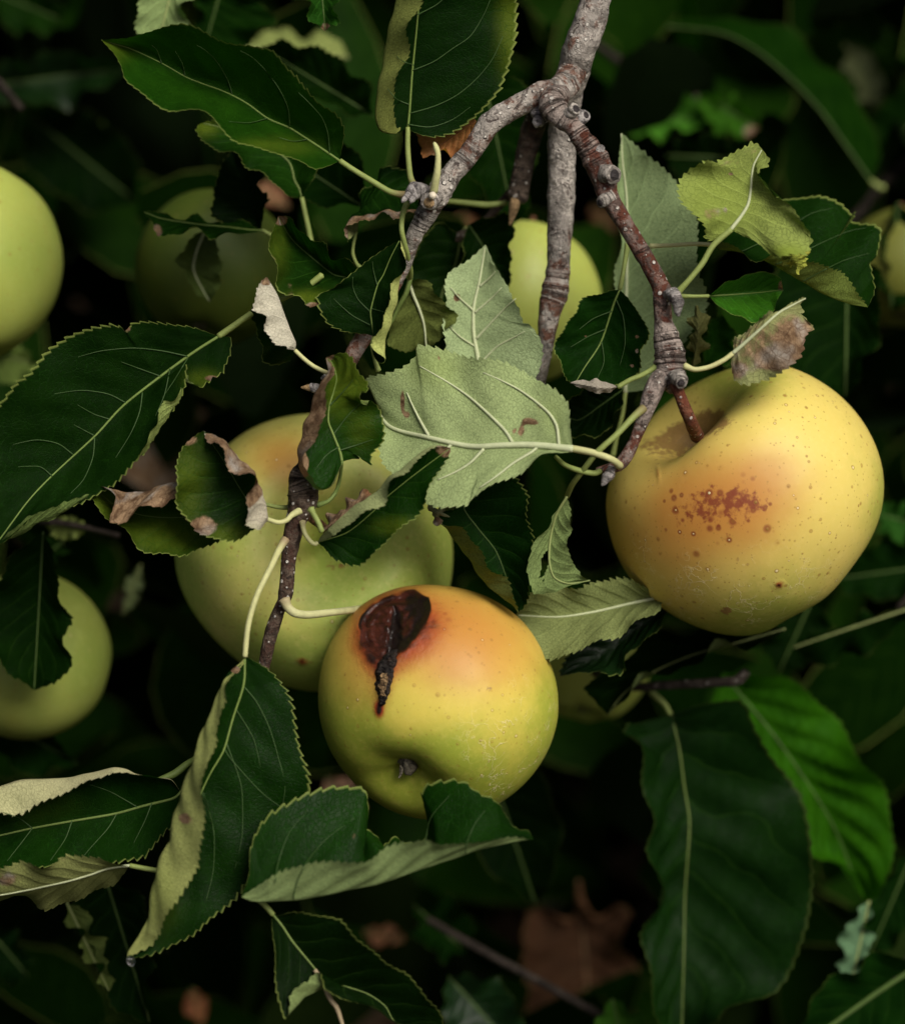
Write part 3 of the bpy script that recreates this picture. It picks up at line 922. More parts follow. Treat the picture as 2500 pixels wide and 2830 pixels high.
tube('bare_petiole', [(1198, 530, -14, 12), (1203, 500, -16, 11), (1208, 474, -17, 10), (1210, 430, -18, 8), (1205, 408, -18, 8), (1199, 394, -18, 4)], PETIOLE_P, BR, nseg=10)
tube('bare_petiole', [(1400, 560, 34, 7), (1344, 566, 32, 9), (1280, 560, 30, 8), (1214, 553, 26, 7)], PETIOLE, BR, nseg=10)

# ------------------------------------------------------------------ leaves of the branch, upper left
leaf(BR, [([(939, 446), (869, 470), (829, 452), (800, 436), (760, 420), (700, 402), (660, 386), (624, 358), (569, 328), (500, 304), (450, 287), (400, 260), (350, 222), (335, 185), (315, 150), (281, 111)], -14, -26, -26, -14),
          ([(939, 445), (849, 384), (799, 352), (739, 327), (679, 284), (614, 250), (519, 215), (450, 177), (365, 137), (281, 111)], -6, -2, 0, -6),
          ([(939, 443), (943, 414), (949, 369), (943, 339), (924, 307), (879, 280), (829, 245), (794, 200), (774, 160), (749, 136), (709, 129), (629, 112), (549, 87), (499, 75), (440, 75), (385, 90), (350, 105), (281, 111)], -10, -18, -18, -12)],
     1, petiole=[(939, 444), (974, 468), (1023, 498), (1073, 528), (1098, 536), (1122, 540)], pet_r=(9, 12), pet_brown=[(0, 0), (.75, 0), (1, .8)], teeth=36, tooth=6,
     yellows=[(300, 125, 60, 45, .8), (760, 405, 110, 26, .5)], gloss=.40, spec=.04, top=(.0100, .0380, .0024), vlines=[[(911,422),(906,369),(889,324),(854,284),(824,255)],[(801,349),(796,299),(774,250),(739,200),(699,160),(664,140)],[(642,260),(629,220),(599,170),(569,140),(544,125)],[(512,210),(504,175),(484,140)],[(447,175),(435,140),(420,125)],[(739,327),(689,339),(634,336)],[(849,385),(810,390),(770,380)]], vr=(2.2, .9), label='long glossy green leaf pointing left at the top of the branch')
leaf(BR, [([(1127, 352), (1110, 352), (1094, 352), (1085, 300), (1092, 230), (1108, 175), (1126, 115), (1143, 60), (1158, 5), (1180, -80), (1200, -190)], 0, -14, -20, -30),
          ([(1127, 352), (1094, 369), (1054, 362), (1040, 335), (1041, 295), (1044, 250), (1059, 165), (1079, 75), (1094, 0), (1125, -100), (1200, -190)], 0, -6, -10, -26),
          ([(1127, 352), (1132, 299), (1139, 200), (1149, 100), (1159, 0), (1175, -100), (1200, -190)], 0, -4, -12, -26),
          ([(1127, 352), (1135, 361), (1179, 376), (1229, 371), (1279, 346), (1329, 304), (1374, 250), (1404, 175), (1424, 90), (1428, 25), (1420, -50), (1350, -140), (1200, -190)], 0, 0, -4, -26)],
     2, petiole=[(1127, 352), (1126, 390), (1127, 424), (1132, 479), (1139, 504), (1158, 528)], pet_r=(8, 13), pet_brown=[(0, 0), (.75, .1), (.9, .75), (1, .9)], teeth=34, tooth=7,
     yellows=[(1420, 90, 40, 130, .9)], top=(0.0037, 0.0147, 0.0015), under=(0.224, 0.257, 0.063), vlines=[[(1139,195),(1199,170),(1249,135),(1299,100),(1334,45),(1354,0)],[(1130,314),(1199,294),(1259,265),(1314,220),(1359,165),(1389,100)],[(1127,344),(1189,351),(1249,331),(1299,296)],[(1144,180),(1114,170),(1095,155)],[(1130,289),(1096,274),(1070,245)],[(1155,40),(1210,10),(1260,-40)]], vr=(2.6, 1), label='broad dark leaf with its left margin folded over, cut by the top of the picture', rib_r=(5, 3))
leaf(BR, [([(1316, 335, ), (1306, 389), (1249, 427), (1205, 420), (1168, 437)], 2, 4, 4), ([(1316, 335), (1260, 370), (1168, 437)], 6, 8, 6), ([(1316, 335), (1290, 312), (1220, 330), (1160, 375), (1168, 437)], 8, 10, 8)],
     1, top=(.30, .13, .045), under=(0.350, 0.170, 0.070), stains=[(1200, 420, 40, 30, .45)], teeth=10, tooth=5, rib_mat=stalk_mat((.22, .09, .03)), rib_r=(3, 1), gloss=.7, spec=.2, trans=.3, nv=16, label='dry orange leaf tucked behind the broad top leaf')
leaf(BR, [([(985, 640), (960, 664), (968, 630), (985, 606), (1020, 604), (1060, 598), (1100, 592), (1159, 582)], 6, 2, 2, 4),
          ([(985, 640), (962, 625), (980, 596), (1040, 582), (1100, 574), (1159, 578)], 10, 6, 5, 5),
          ([(985, 640), (1000, 575), (1050, 535), (1110, 540), (1159, 580)], 12, 12, 12, 8),
          ([(985, 640), (985, 600), (1010, 525), (1054, 474), (1119, 477), (1145, 520), (1159, 578)], 14, 20, 18, 8)],
     2, panel=2, petiole=[(985, 640), (978, 670), (975, 700), (985, 728), (998, 742)], pet_r=(5, 7), teeth=16, tooth=6, vbrown=[(-1, -.72, .1, 1, .75)], top=(0.0053, 0.0196, 0.0020), under=(0.172, 0.190, 0.074), label='small leaf with a browned rolled edge under the top buds', rib=False)
leaf(BR, [([(1000, 785), (985, 742), (963, 724), (924, 704), (874, 674), (844, 649), (799, 606), (769, 597)], 0, -2, -2, -6), ([(1000, 785), (958, 768), (919, 758), (864, 714), (814, 669), (790, 635), (769, 597)], 6, 8, 6, -2),
          ([(1000, 785), (960, 812), (905, 842), (879, 848), (849, 848), (824, 828), (789, 808), (774, 773), (754, 729), (746, 689), (751, 649), (766, 615), (769, 597)], 2, -8, -12, -8)],
     1, panel=1, teeth=24, tooth=5, stains=[(775, 608, 22, 16, .9), (870, 846, 36, 12, .8), (800, 800, 20, 40, .35)], yellows=[(765, 690, 30, 80, .5), (850, 825, 60, 22, .8)], edge_brown=.35, top=(0.0057, 0.0205, 0.0018), label='short leaf with a dark pointed tip and yellowing lower margin', rib_r=(3, 1.5), rib_mat=RIB_DRK)
leaf(BR, [([(1033, 930), (1028, 972), (1050, 997), (1060, 992), (1046, 959), (1046, 922), (1053, 886), (1069, 849), (1079, 816), (1096, 783), (1107, 756), (1111, 715), (1104, 664)], -12, -20, -20, -14),
          ([(1033, 930), (1030, 978), (1054, 1000), (1067, 985), (1071, 930), (1078, 895), (1093, 849), (1105, 799), (1112, 739), (1117, 700), (1104, 664)], -10, -14, -14, -12),
          ([(1033, 930), (1026, 892), (1023, 863), (1029, 833), (1043, 786), (1059, 759), (1079, 713), (1104, 664)], -8, -8, -9, -12),
          ([(1033, 930), (1010, 922), (959, 916), (913, 896), (893, 869), (882, 830), (880, 814), (926, 793), (989, 744), (1023, 716), (1070, 685), (1104, 664)], -8, -6, -8, -12)],
     2, teeth=20, tooth=5, petiole=[(1033, 930), (1028, 955), (1036, 995), (1046, 1025)], pet_r=(6, 8), rib_r=(4, 1.5), under=(0.430, 0.475, 0.148), top=(0.0037, 0.0137, 0.0015), vlines=[[(1042,788),(1032,748),(1029,723)],[(1022,861),(990,828),(975,793),(975,765)],[(1027,853),(1060,862)],[(1022,898),(975,873),(940,843),(922,825)]], vr=(2.4, .9), label='dark triangular leaf with a pale toothed fold on its right', cross=.3)
leaf(BR, [([(834, 546), (799, 541), (764, 516), (724, 476), (679, 446), (624, 421), (574, 396), (545, 362), (556, 340)], 20, 18, 16, 20), ([(834, 546), (826, 520), (814, 499), (799, 449), (740, 400), (640, 360), (556, 340)], 26, 26, 24, 22),
          ([(834, 546), (850, 515), (874, 464), (880, 420), (800, 360), (680, 325), (556, 340)], 22, 20, 22, 22)],
     1, panel=0, petiole=[(834, 546), (843, 590), (852, 630), (862, 680), (870, 705), (900, 740)], pet_r=(8, 11), top=TOPL, teeth=26, tooth=5, yellows=[(560, 350, 40, 30, 1)], rib_r=(5, 2), rib_mat=PETIOLE_D, label='bright green leaf half hidden behind the long top leaf')
leaf(BR, [([(724, 636), (680, 646), (629, 646), (549, 643), (475, 646), (440, 648), (415, 606), (397, 585)], 24, 20, 20, 24), ([(724, 636), (690, 634), (629, 628), (549, 622), (450, 605), (397, 585)], 26, 28, 26, 24),
          ([(724, 636), (690, 622), (629, 608), (590, 612), (549, 610), (450, 592), (397, 583)], 26, 34, 30, 24)],
     1, panel=0, petiole=[(724, 636), (740, 645), (756, 653), (800, 670)], pet_r=(7, 9), top=TOPL, teeth=20, tooth=5, stains=[(430, 640, 22, 22, .8)], rib_r=(5, 2), label='narrow folded leaf seen edge-on, pointing left')
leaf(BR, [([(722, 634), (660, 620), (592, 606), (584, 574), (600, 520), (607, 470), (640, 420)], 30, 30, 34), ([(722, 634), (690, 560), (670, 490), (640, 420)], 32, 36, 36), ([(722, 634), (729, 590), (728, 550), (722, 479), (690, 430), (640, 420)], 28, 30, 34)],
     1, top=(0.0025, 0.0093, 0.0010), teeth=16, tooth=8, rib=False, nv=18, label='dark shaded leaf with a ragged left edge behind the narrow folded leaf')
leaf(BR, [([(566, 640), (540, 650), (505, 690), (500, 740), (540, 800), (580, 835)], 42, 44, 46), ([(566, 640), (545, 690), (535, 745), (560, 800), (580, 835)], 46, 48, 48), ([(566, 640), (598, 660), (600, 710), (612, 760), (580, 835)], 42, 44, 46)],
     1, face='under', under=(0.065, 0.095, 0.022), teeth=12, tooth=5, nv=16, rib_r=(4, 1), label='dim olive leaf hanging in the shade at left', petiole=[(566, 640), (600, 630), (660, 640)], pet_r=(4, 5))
# the big leaf at far left
leaf(BR, [([(600, 928), (534, 907), (464, 897), (399, 890), (362, 900), (352, 918), (335, 905), (294, 901), (225, 920), (175, 950), (130, 985), (90, 1025), (40, 1059), (0, 1119), (-50, 1190), (-80, 1290), (-60, 1420), (-10, 1503)], -4, -14, -20, -26),
          ([(604, 930), (519, 985), (349, 1114), (264, 1204), (145, 1314), (75, 1389), (5, 1484), (-10, 1503)], 0, -3, -6, -20),
          ([(612, 931), (638, 935), (634, 975), (609, 1028), (584, 1045), (554, 1077), (527, 1072), (512, 1056), (508, 1030), (514, 1008), (505, 1060), (494, 1089), (474, 1126), (439, 1176), (414, 1221), (376, 1280), (326, 1335), (247, 1366), (175, 1400), (90, 1430), (0, 1501), (-10, 1503)], -2, -10, -14, -22)],
     1, petiole=[(604, 930), (640, 905), (703, 862), (790, 820), (850, 790), (890, 760)], pet_r=(11, 9), pet_mat=PETIOLE, teeth=44, tooth=8, top=(0.0041, 0.0152, 0.0015), rib_r=(6, 2), yellows=[(560, 1050, 50, 30, .4)], stains=[(352, 908, 14, 14, .6), (585, 1046, 22, 10, .8)], pucker=.7,
     vlines=[[(519,985),(449,970),(369,962),(279,970),(205,990)],[(444,1040),(389,1020),(335,1000)],[(349,1114),(299,1089),(225,1079),(140,1090)],[(304,1159),(259,1144),(215,1119)],[(259,1203),(205,1174)],[(202,1256),(160,1226),(100,1216),(30,1230)],[(394,1085),(386,1139),(361,1199),(320,1265)],[(262,1208),(257,1264),(232,1324),(195,1365)],[(519,990),(479,1055),(449,1099)],[(145,1316),(110,1290),(50,1290)],[(470,1020),(455,1090),(430,1150)]], vr=(2.6, 1), label='very large dark leaf with strong veins at the left margin of the picture')
leaf(BR, [([(500, 1070), (480, 1105), (452, 1112), (440, 1140), (425, 1185), (400, 1235), (374, 1278)], -14, -18, -18), ([(500, 1070), (494, 1092), (474, 1128), (442, 1176), (416, 1222), (374, 1278)], -12, -14, -16), ([(500, 1070), (498, 1094), (478, 1130), (446, 1176), (420, 1222), (374, 1278)], -10, -12, -14)],
     1, panel=0, face='under', under=(0.241, 0.304, 0.089), teeth=8, tooth=5, nv=12, rib=False, wob=.3, name='leaf_margin', label='pale rolled margin of the very large left leaf')
leaf(BR, [([(0, 1501), (40, 1462), (95, 1425), (180, 1392), (247, 1366)], -20, -20, -16), ([(0, 1501), (50, 1475), (110, 1440), (180, 1408), (247, 1366)], -18, -18, -16), ([(0, 1501), (50, 1482), (110, 1448), (180, 1414), (247, 1366)], -16, -16, -15)],
     1, panel=0, face='under', under=(0.112, 0.162, 0.044), teeth=8, tooth=4, nv=12, rib=False, wob=.3, name='leaf_margin', label='turned-up lower margin of the very large left leaf')
leaf(BR, [([(815, 968), (777, 957), (753, 934), (733, 900), (717, 859), (707, 823), (718, 786), (737, 766)], -16, -20, -20, -16), ([(815, 968), (818, 948), (803, 912), (787, 866), (770, 819), (750, 786), (737, 766)], -12, -12, -12, -14),
          ([(815, 968), (800, 998), (770, 1008), (740, 992), (713, 932), (702, 882), (706, 830), (737, 766)], -6, 2, 2, -10)],
     1, panel=0, face='under', under=(0.500, 0.470, 0.360), petiole=[(815, 968), (840, 992), (866, 1012), (900, 1029), (912, 1034)], pet_r=(7, 8), pet_mat=PETIOLE_P, pet_brown=[(0, 0), (.8, 0), (1, .6)], teeth=20, tooth=5, stains=[(735, 775, 18, 16, .95), (760, 905, 36, 50, .33), (725, 820, 22, 30, .25)], veins=7,
     top=(0.0041, 0.0167, 0.0018), rib=False, cross=.35, label='small curled leaf showing a pale pinkish underside')
# ------------------------------------------------------------------ leaves on the left twig
leaf(BR, [([(945, 1276), (935, 1302), (915, 1337), (890, 1350), (860, 1343), (845, 1318), (848, 1285), (854, 1255), (867, 1214), (887, 1159), (907, 1079), (922, 1030), (903, 990)], -18, -26, -28, -22),
          ([(945, 1276), (936, 1305), (916, 1341), (890, 1353), (858, 1345), (838, 1319), (828, 1268), (825, 1224), (840, 1169), (875, 1089), (905, 1035), (902, 988)], -18, -20, -22, -20),
          ([(945, 1276), (940, 1249), (920, 1199), (907, 1164), (910, 1119), (930, 1050), (920, 1005), (902, 988)], -16, -14, -14, -18),
          ([(945, 1276), (975, 1268), (1005, 1272), (1022, 1284), (1025, 1254), (1054, 1222), (1059, 1184), (1045, 1134), (1022, 1099), (1000, 1094), (1015, 1086), (1015, 1059), (990, 1030), (970, 992), (945, 977), (902, 987)], -12, -14, -18, -20)],
     2, petiole=[(945, 1276, -16), (939, 1324, -10), (928, 1359, -8), (908, 1384, -9), (876, 1396, -11)], pet_r=(6, 8), pet_mat=PETIOLE_D, teeth=26, tooth=5, vbrown=[(-1, -.52, .3, 1, 1)], stains=[(905, 985, 20, 14, .9)],
     yellows=[(980, 1040, 60, 90, .9), (940, 1060, 70, 90, .7), (1000, 1180, 40, 60, .4)], top=(0.0066, 0.0254, 0.0020), rib_r=(6, 1.5), pucker=.8, gloss=.33, cross=.35, vlines=[[(922,1200),(960,1150),(1000,1110)],[(938,1245),(985,1230),(1030,1215)],[(912,1120),(950,1080),(975,1050)],[(936,1235),(900,1260),(870,1300)]], vr=(3, 1), label='puckered leaf with a brown scorched roll along its left side')
leaf(BR, [([(726, 1432), (719, 1462), (695, 1458), (681, 1444), (688, 1400), (702, 1340), (672, 1316), (640, 1292), (628, 1270), (625, 1240), (600, 1222), (580, 1225), (562, 1192)], -26, -32, -30, -22),
          ([(726, 1432), (740, 1440), (739, 1410), (732, 1384), (719, 1339), (689, 1294), (652, 1254), (624, 1218), (590, 1200), (562, 1190)], -22, -24, -24, -20),
          ([(726, 1432), (689, 1390), (660, 1345), (639, 1309), (610, 1260), (562, 1190)], -20, -18, -18, -20),
          ([(726, 1432), (720, 1452), (699, 1463), (649, 1491), (599, 1489), (549, 1469), (525, 1439), (494, 1394), (488, 1349), (490, 1294), (502, 1249), (522, 1220), (562, 1190)], -20, -22, -24, -20)],
     2, petiole=[(728, 1430, -20), (748, 1438, -19), (770, 1444, -18), (792, 1438, -17), (806, 1424, -16), (830, 1410, -15)], pet_r=(7, 11), pet_mat=PETIOLE_P, teeth=28, tooth=5, vbrown=[(-1, -.50, .25, 1, .85)], stains=[(560, 1455, 42, 30, .9), (522, 1215, 26, 20, .7), (510, 1440, 20, 26, .5)],
     yellows=[(520, 1330, 50, 120, .5), (640, 1480, 90, 30, .6)], edge_brown=.3, top=(0.0053, 0.0176, 0.0018), under=(0.440, 0.400, 0.300), rib_r=(3, 1), rib_mat=RIB_DRK, cross=.35, label='rounded leaf with a withered grey-brown flap curling over its right side')
leaf(BR, [([(640, 1400), (590, 1382), (494, 1376), (464, 1376), (419, 1396), (379, 1421), (349, 1440), (306, 1438), (322, 1400), (322, 1370), (290, 1352), (249, 1335)], -14, -22, -22, -14),
          ([(640, 1400), (580, 1338), (492, 1331), (449, 1341), (409, 1353), (359, 1358), (299, 1348), (249, 1334)], -10, -14, -14, -12),
          ([(640, 1400), (560, 1425), (460, 1430), (380, 1420), (310, 1390), (249, 1334)], -8, -6, -6, -10),
          ([(640, 1400), (625, 1465), (594, 1494), (549, 1520), (499, 1537), (449, 1530), (399, 1510), (349, 1475), (299, 1435), (259, 1380), (249, 1334)], -8, -14, -14, -12)],
     2, petiole=[(640, 1400), (700, 1396), (731, 1394), (760, 1400), (789, 1403), (820, 1395)], pet_r=(6, 9), teeth=24, tooth=5, vbrown=[(-1, -.45, .05, 1, .95)], stains=[(255, 1345, 30, 22, .7)], yellows=[(440, 1480, 150, 60, .6), (290, 1390, 50, 60, .8)], top=(0.0066, 0.0225, 0.0020), under=(0.300, 0.220, 0.120),
     cross=.35, rib_mat=RIB_DRK, rib_r=(3, 1), label='green leaf under the rounded one with an orange-brown rolled edge')
leaf(BR, [([(878, 1499), (938, 1470), (998, 1428), (1038, 1393), (1063, 1363), (1108, 1318), (1137, 1283), (1177, 1245), (1200, 1234), (1245, 1238)], -24, -30, -30, -24),
          ([(878, 1499), (890, 1478), (948, 1424), (998, 1388), (1048, 1343), (1098, 1303), (1147, 1259), (1195, 1231), (1245, 1238)], -20, -24, -26, -24),
          ([(878, 1499), (960, 1472), (1030, 1415), (1068, 1374), (1130, 1322), (1190, 1277), (1245, 1238)], -16, -18, -20, -22),
          ([(878, 1499), (898, 1514), (928, 1543), (973, 1561), (1008, 1548), (1043, 1519), (1088, 1474), (1137, 1429), (1177, 1379), (1197, 1324), (1217, 1289), (1235, 1262), (1245, 1238)], -14, -20, -24, -22)],
     2, petiole=[(878, 1499), (870, 1504), (858, 1496), (845, 1479), (838, 1459), (836, 1440)], pet_r=(7, 9), pet_mat=PETIOLE_P, pet_brown=[(0, 0), (.7, 0), (1, .5)], teeth=28, tooth=6, stains=[(1232, 1240, 28, 24, 1)], vbrown=[(-1, -.75, .5, 1, .25)], yellows=[(1090, 1455, 60, 25, .6)],
     top=(0.0049, 0.0196, 0.0018), under=(0.258, 0.294, 0.126), rib_r=(3, 1.5), cross=.3, gloss=.36, label='dark folded leaf with a brown tip lying over the pale leaf')
leaf(BR, [([(890, 1470), (915, 1428), (962, 1392), (990, 1368), (1003, 1350)], -16, -18, -18), ([(890, 1470), (935, 1434), (985, 1390), (1003, 1350)], -22, -24, -20), ([(890, 1470), (945, 1440), (1005, 1390), (1030, 1363), (1003, 1350)], -16, -18, -18)],
     1, top=(.16, .085, .045), under=(0.200, 0.120, 0.070), stains=[(950, 1420, 90, 90, 1)], teeth=8, tooth=4, nv=14, rib=False, petiole=[(890, 1470), (880, 1445), (866, 1420), (858, 1405)], pet_r=(9, 11), label='rolled dead brown leaf remnant beside the twig', gloss=.8, spec=.1)
# the leaf that hangs from the twig tip region, with its long stalk
leaf(BR, [([(677, 1815), (664, 1834), (640, 1857), (622, 1892), (629, 1940), (609, 1985), (584, 2025), (571, 2089), (574, 2159), (571, 2244), (554, 2309), (534, 2374), (514, 2429), (489, 2493), (449, 2553), (414, 2608), (379, 2630), (356, 2650)], -30, -44, -44, -34),
          ([(677, 1815), (664, 1830), (634, 1853), (616, 1875), (599, 1920), (589, 1965), (554, 2015), (529, 2089), (516, 2169), (484, 2249), (454, 2334), (439, 2409), (419, 2498), (384, 2588), (357, 2633), (354, 2650)], -28, -36, -36, -32),
          ([(677, 1815), (674, 1890), (649, 1975), (619, 2069), (579, 2139), (530, 2259), (465, 2440), (395, 2590), (356, 2650)], -26, -28, -28, -32),
          ([(677, 1815), (689, 1820), (738, 1850), (778, 1895), (803, 1950), (813, 2020), (833, 2099), (853, 2169), (843, 2205), (790, 2300), (720, 2400), (674, 2442), (644, 2484), (589, 2528), (534, 2578), (479, 2608), (424, 2630), (356, 2652)], -22, -24, -26, -32)],
     2, petiole=[(677, 1815, -27), (683, 1748, -27), (693, 1698, -26), (713, 1638, -25), (748, 1568, -22), (772, 1518, -16), (790, 1490, -14)], pet_r=(9, 12), pet_mat=PETIOLE_P, pet_brown=[(0, 0), (.88, 0), (1, .8)], teeth=44, tooth=9, rib_r=(5, 2), pucker=1.1, wob=1.6,
     stains=[(650, 1850, 14, 12, .9), (512, 2262, 22, 18, .75), (575, 2180, 9, 60, .3)], vbrown=[(-1, -.8, .25, .8, .22)], yellows=[(440, 2480, 50, 90, .25)], top=(0.0045, 0.0176, 0.0018), under=(0.267, 0.294, 0.092), gloss=.34, spec=.04, cross=.3, vlines=[[(674,1897),(709,1940),(744,2010),(768,2089),(788,2169),(780,2230)],[(626,2054),(654,2129),(669,2189),(669,2309),(650,2400)],[(640,2100),(723,2190),(790,2240)],[(560,2190),(590,2290),(590,2400),(570,2490)],[(652,1960),(700,2040),(720,2120)]], vr=(2.6, 1), label='long dark leaf hanging by a pale stalk, its left side folded to show a toothed olive strip')
# leaves at the lower left edge
leaf(BR, [([(499, 2190), (474, 2157), (429, 2153), (379, 2144), (349, 2127), (311, 2121), (272, 2149), (235, 2167), (175, 2194), (120, 2217), (60, 2236), (0, 2240), (-90, 2270), (-180, 2350)], -16, -22, -24, -20),
          ([(499, 2190), (474, 2155), (429, 2152), (379, 2142), (349, 2126), (309, 2118), (250, 2138), (175, 2151), (100, 2154), (0, 2169), (-100, 2210), (-180, 2350)], -14, -14, -14, -16),
          ([(499, 2190), (479, 2207), (399, 2227), (319, 2249), (200, 2269), (90, 2289), (0, 2309), (-180, 2350)], -10, -8, -8, -12),
          ([(499, 2190), (490, 2230), (482, 2269), (449, 2299), (419, 2339), (389, 2369), (324, 2384), (200, 2392), (80, 2402), (0, 2410), (-100, 2410), (-180, 2350)], -14, -16, -18, -16)],
     2, teeth=32, tooth=10, rib_r=(6, 3), rib_mat=PETIOLE_D, under=(0.480, 0.460, 0.250), top=(0.0049, 0.0205, 0.0018), yellows=[(50, 2210, 150, 60, .2)], vbrown=[(-1, -.7, .1, .6, .25)], petiole=[(499, 2190), (520, 2182), (560, 2170), (640, 2160)], pet_r=(7, 8), cross=.3, vlines=[[(324,2247),(299,2289),(259,2334),(228,2370)],[(90,2289),(60,2329),(20,2380)],[(379,2230),(309,2190),(250,2168)],[(90,2289),(55,2262),(10,2245)],[(200,2268),(180,2320),(140,2378)],[(420,2220),(400,2270),(370,2330)]], vr=(2.6, 1), label='veined leaf with a cream underside fold, leaving the picture at lower left')
leaf(BR, [([(359, 2392), (300, 2381), (250, 2371), (175, 2379), (85, 2391), (10, 2404), (-60, 2420), (-120, 2490)], -26, -28, -26), ([(359, 2392), (300, 2400), (250, 2416), (160, 2442), (0, 2475), (-120, 2490)], -22, -20, -20), ([(359, 2392), (344, 2412), (299, 2449), (225, 2484), (125, 2501), (60, 2490), (0, 2480), (-120, 2490)], -14, -6, -8)],
     1, panel=0, face='under', under=(0.224, 0.247, 0.081), petiole=[(359, 2392), (400, 2400), (439, 2406), (500, 2410)], pet_r=(8, 10), teeth=24, tooth=9, top=(0.0033, 0.0107, 0.0013), stains=[(20, 2430, 60, 30, .5)], vbrown=[(-1, -.85, .2, 1, .3)], rib_r=(4, 2), cross=.3, label='olive folded leaf below the veined one at the left edge')
tube('bare_petiole', [(425, 2160, -10, 6), (480, 2140, -8, 11), (519, 2110, -6, 9), (560, 2085, 0, 6)], PETIOLE_D, BR, nseg=9)
# the folded leaf under the front apple
leaf(BR, [([(667, 2478), (725, 2444), (800, 2404), (879, 2386), (949, 2384), (1024, 2384), (1074, 2356), (1129, 2331), (1184, 2316), (1224, 2333), (1313, 2331), (1408, 2317), (1473, 2319)], -40, -48, -48, -42),
          ([(667, 2478), (710, 2489), (850, 2481), (949, 2464), (1049, 2444), (1149, 2409), (1249, 2374), (1348, 2339), (1473, 2319)], -38, -40, -40, -40),
          ([(667, 2478), (688, 2420), (692, 2349), (735, 2269), (835, 2204), (919, 2177), (979, 2177), (1012, 2187), (1018, 2234), (1012, 2276), (975, 2292), (955, 2330), (985, 2345), (1004, 2298), (1040, 2318), (1059, 2349), (1089, 2318), (1120, 2330), (1169, 2312), (1159, 2234), (1159, 2194), (1194, 2166), (1274, 2164), (1318, 2194), (1378, 2224), (1418, 2289), (1458, 2299), (1473, 2319)], -38, -28, -26, -38)],
     1, panel=1, teeth=40, tooth=8, under=(0.206, 0.275, 0.104), top=(0.0057, 0.0235, 0.0020), rib=False, gloss=.33, spec=.04, pucker=.8, cross=.2, nv=40, wob=.8, stains=[(1168, 2316, 30, 12, .35), (975, 2310, 14, 26, .4)],
     vlines=[[(820,2440),(850,2380),(900,2320),(980,2260)],[(760,2440),(770,2380),(800,2300),(850,2240)],[(1174,2330),(1190,2260),(1240,2200)],[(1290,2330),(1310,2280),(1340,2240)]], vr=(2.4, .9), label='boat-shaped leaf folded under the front apple, torn into two lobes')
leaf(BR, [([(755, 2528), (752, 2550), (757, 2608), (765, 2683), (775, 2758), (786, 2810), (799, 2796), (806, 2748), (835, 2730), (857, 2722), (880, 2696), (902, 2728), (940, 2740), (1100, 2830), (1225, 2860)], -34, -40, -38, -34),
          ([(755, 2528), (782, 2562), (809, 2603), (874, 2683), (899, 2722), (949, 2726), (1014, 2746), (1064, 2780), (1100, 2830), (1225, 2860)], -32, -32, -32, -32),
          ([(755, 2528), (770, 2531), (815, 2521), (869, 2528), (939, 2553), (999, 2598), (1049, 2648), (1104, 2688), (1159, 2733), (1199, 2778), (1219, 2813), (1225, 2860)], -34, -40, -40, -34)],
     1, petiole=[(755, 2528), (735, 2505), (712, 2485), (690, 2470)], pet_r=(9, 11), teeth=30, tooth=5, rib_r=(5, 1), rib_mat=PETIOLE_D, top=(0.0025, 0.0088, 0.0010), cross=.3, nv=30, label='nearly black leaf with a pale margin and chewed half at the bottom')
tube('bare_petiole', [(870, 2680, -33, 5), (897, 2722, -33, 8), (912, 2760, -33, 7), (930, 2785, -33, 7), (946, 2832, -33, 6), (960, 2880, -33, 5)], stalk_mat((.28, .22, .13)), BR, nseg=9, rough=.2)
# ------------------------------------------------------------------ pale leaves in the middle
leaf(BR, [([(1330, 1085), (1270, 1060), (1238, 1000), (1224, 923), (1242, 870), (1227, 808), (1239, 758), (1264, 739), (1299, 719), (1341, 676)], 8, 8, 14), ([(1330, 1085), (1322, 1000), (1309, 923), (1309, 848), (1324, 778), (1341, 676)], 14, 14, 14),
          ([(1330, 1085), (1440, 1085), (1485, 1040), (1494, 950), (1464, 913), (1441, 898), (1434, 848), (1409, 808), (1384, 778), (1364, 739), (1341, 676)], 6, 4, 12)],
     1, face='under', under=(0.310, 0.394, 0.192), teeth=24, tooth=5, rib_r=(8, 2), trans=.2, stains=[(1262, 822, 10, 13, 1)], vlines=[[(1316,935),(1374,873),(1404,843),(1425,825)],[(1312,863),(1359,823),(1385,795)],[(1308,858),(1269,823),(1245,795)],[(1322,1010),(1370,960),(1424,930),(1450,915)],[(1316,960),(1270,930),(1240,900)],[(1326,790),(1350,770),(1368,750)]], vr=(4.5, 1.5), label='pale silvery leaf underside pointing up in the centre', veins=6)
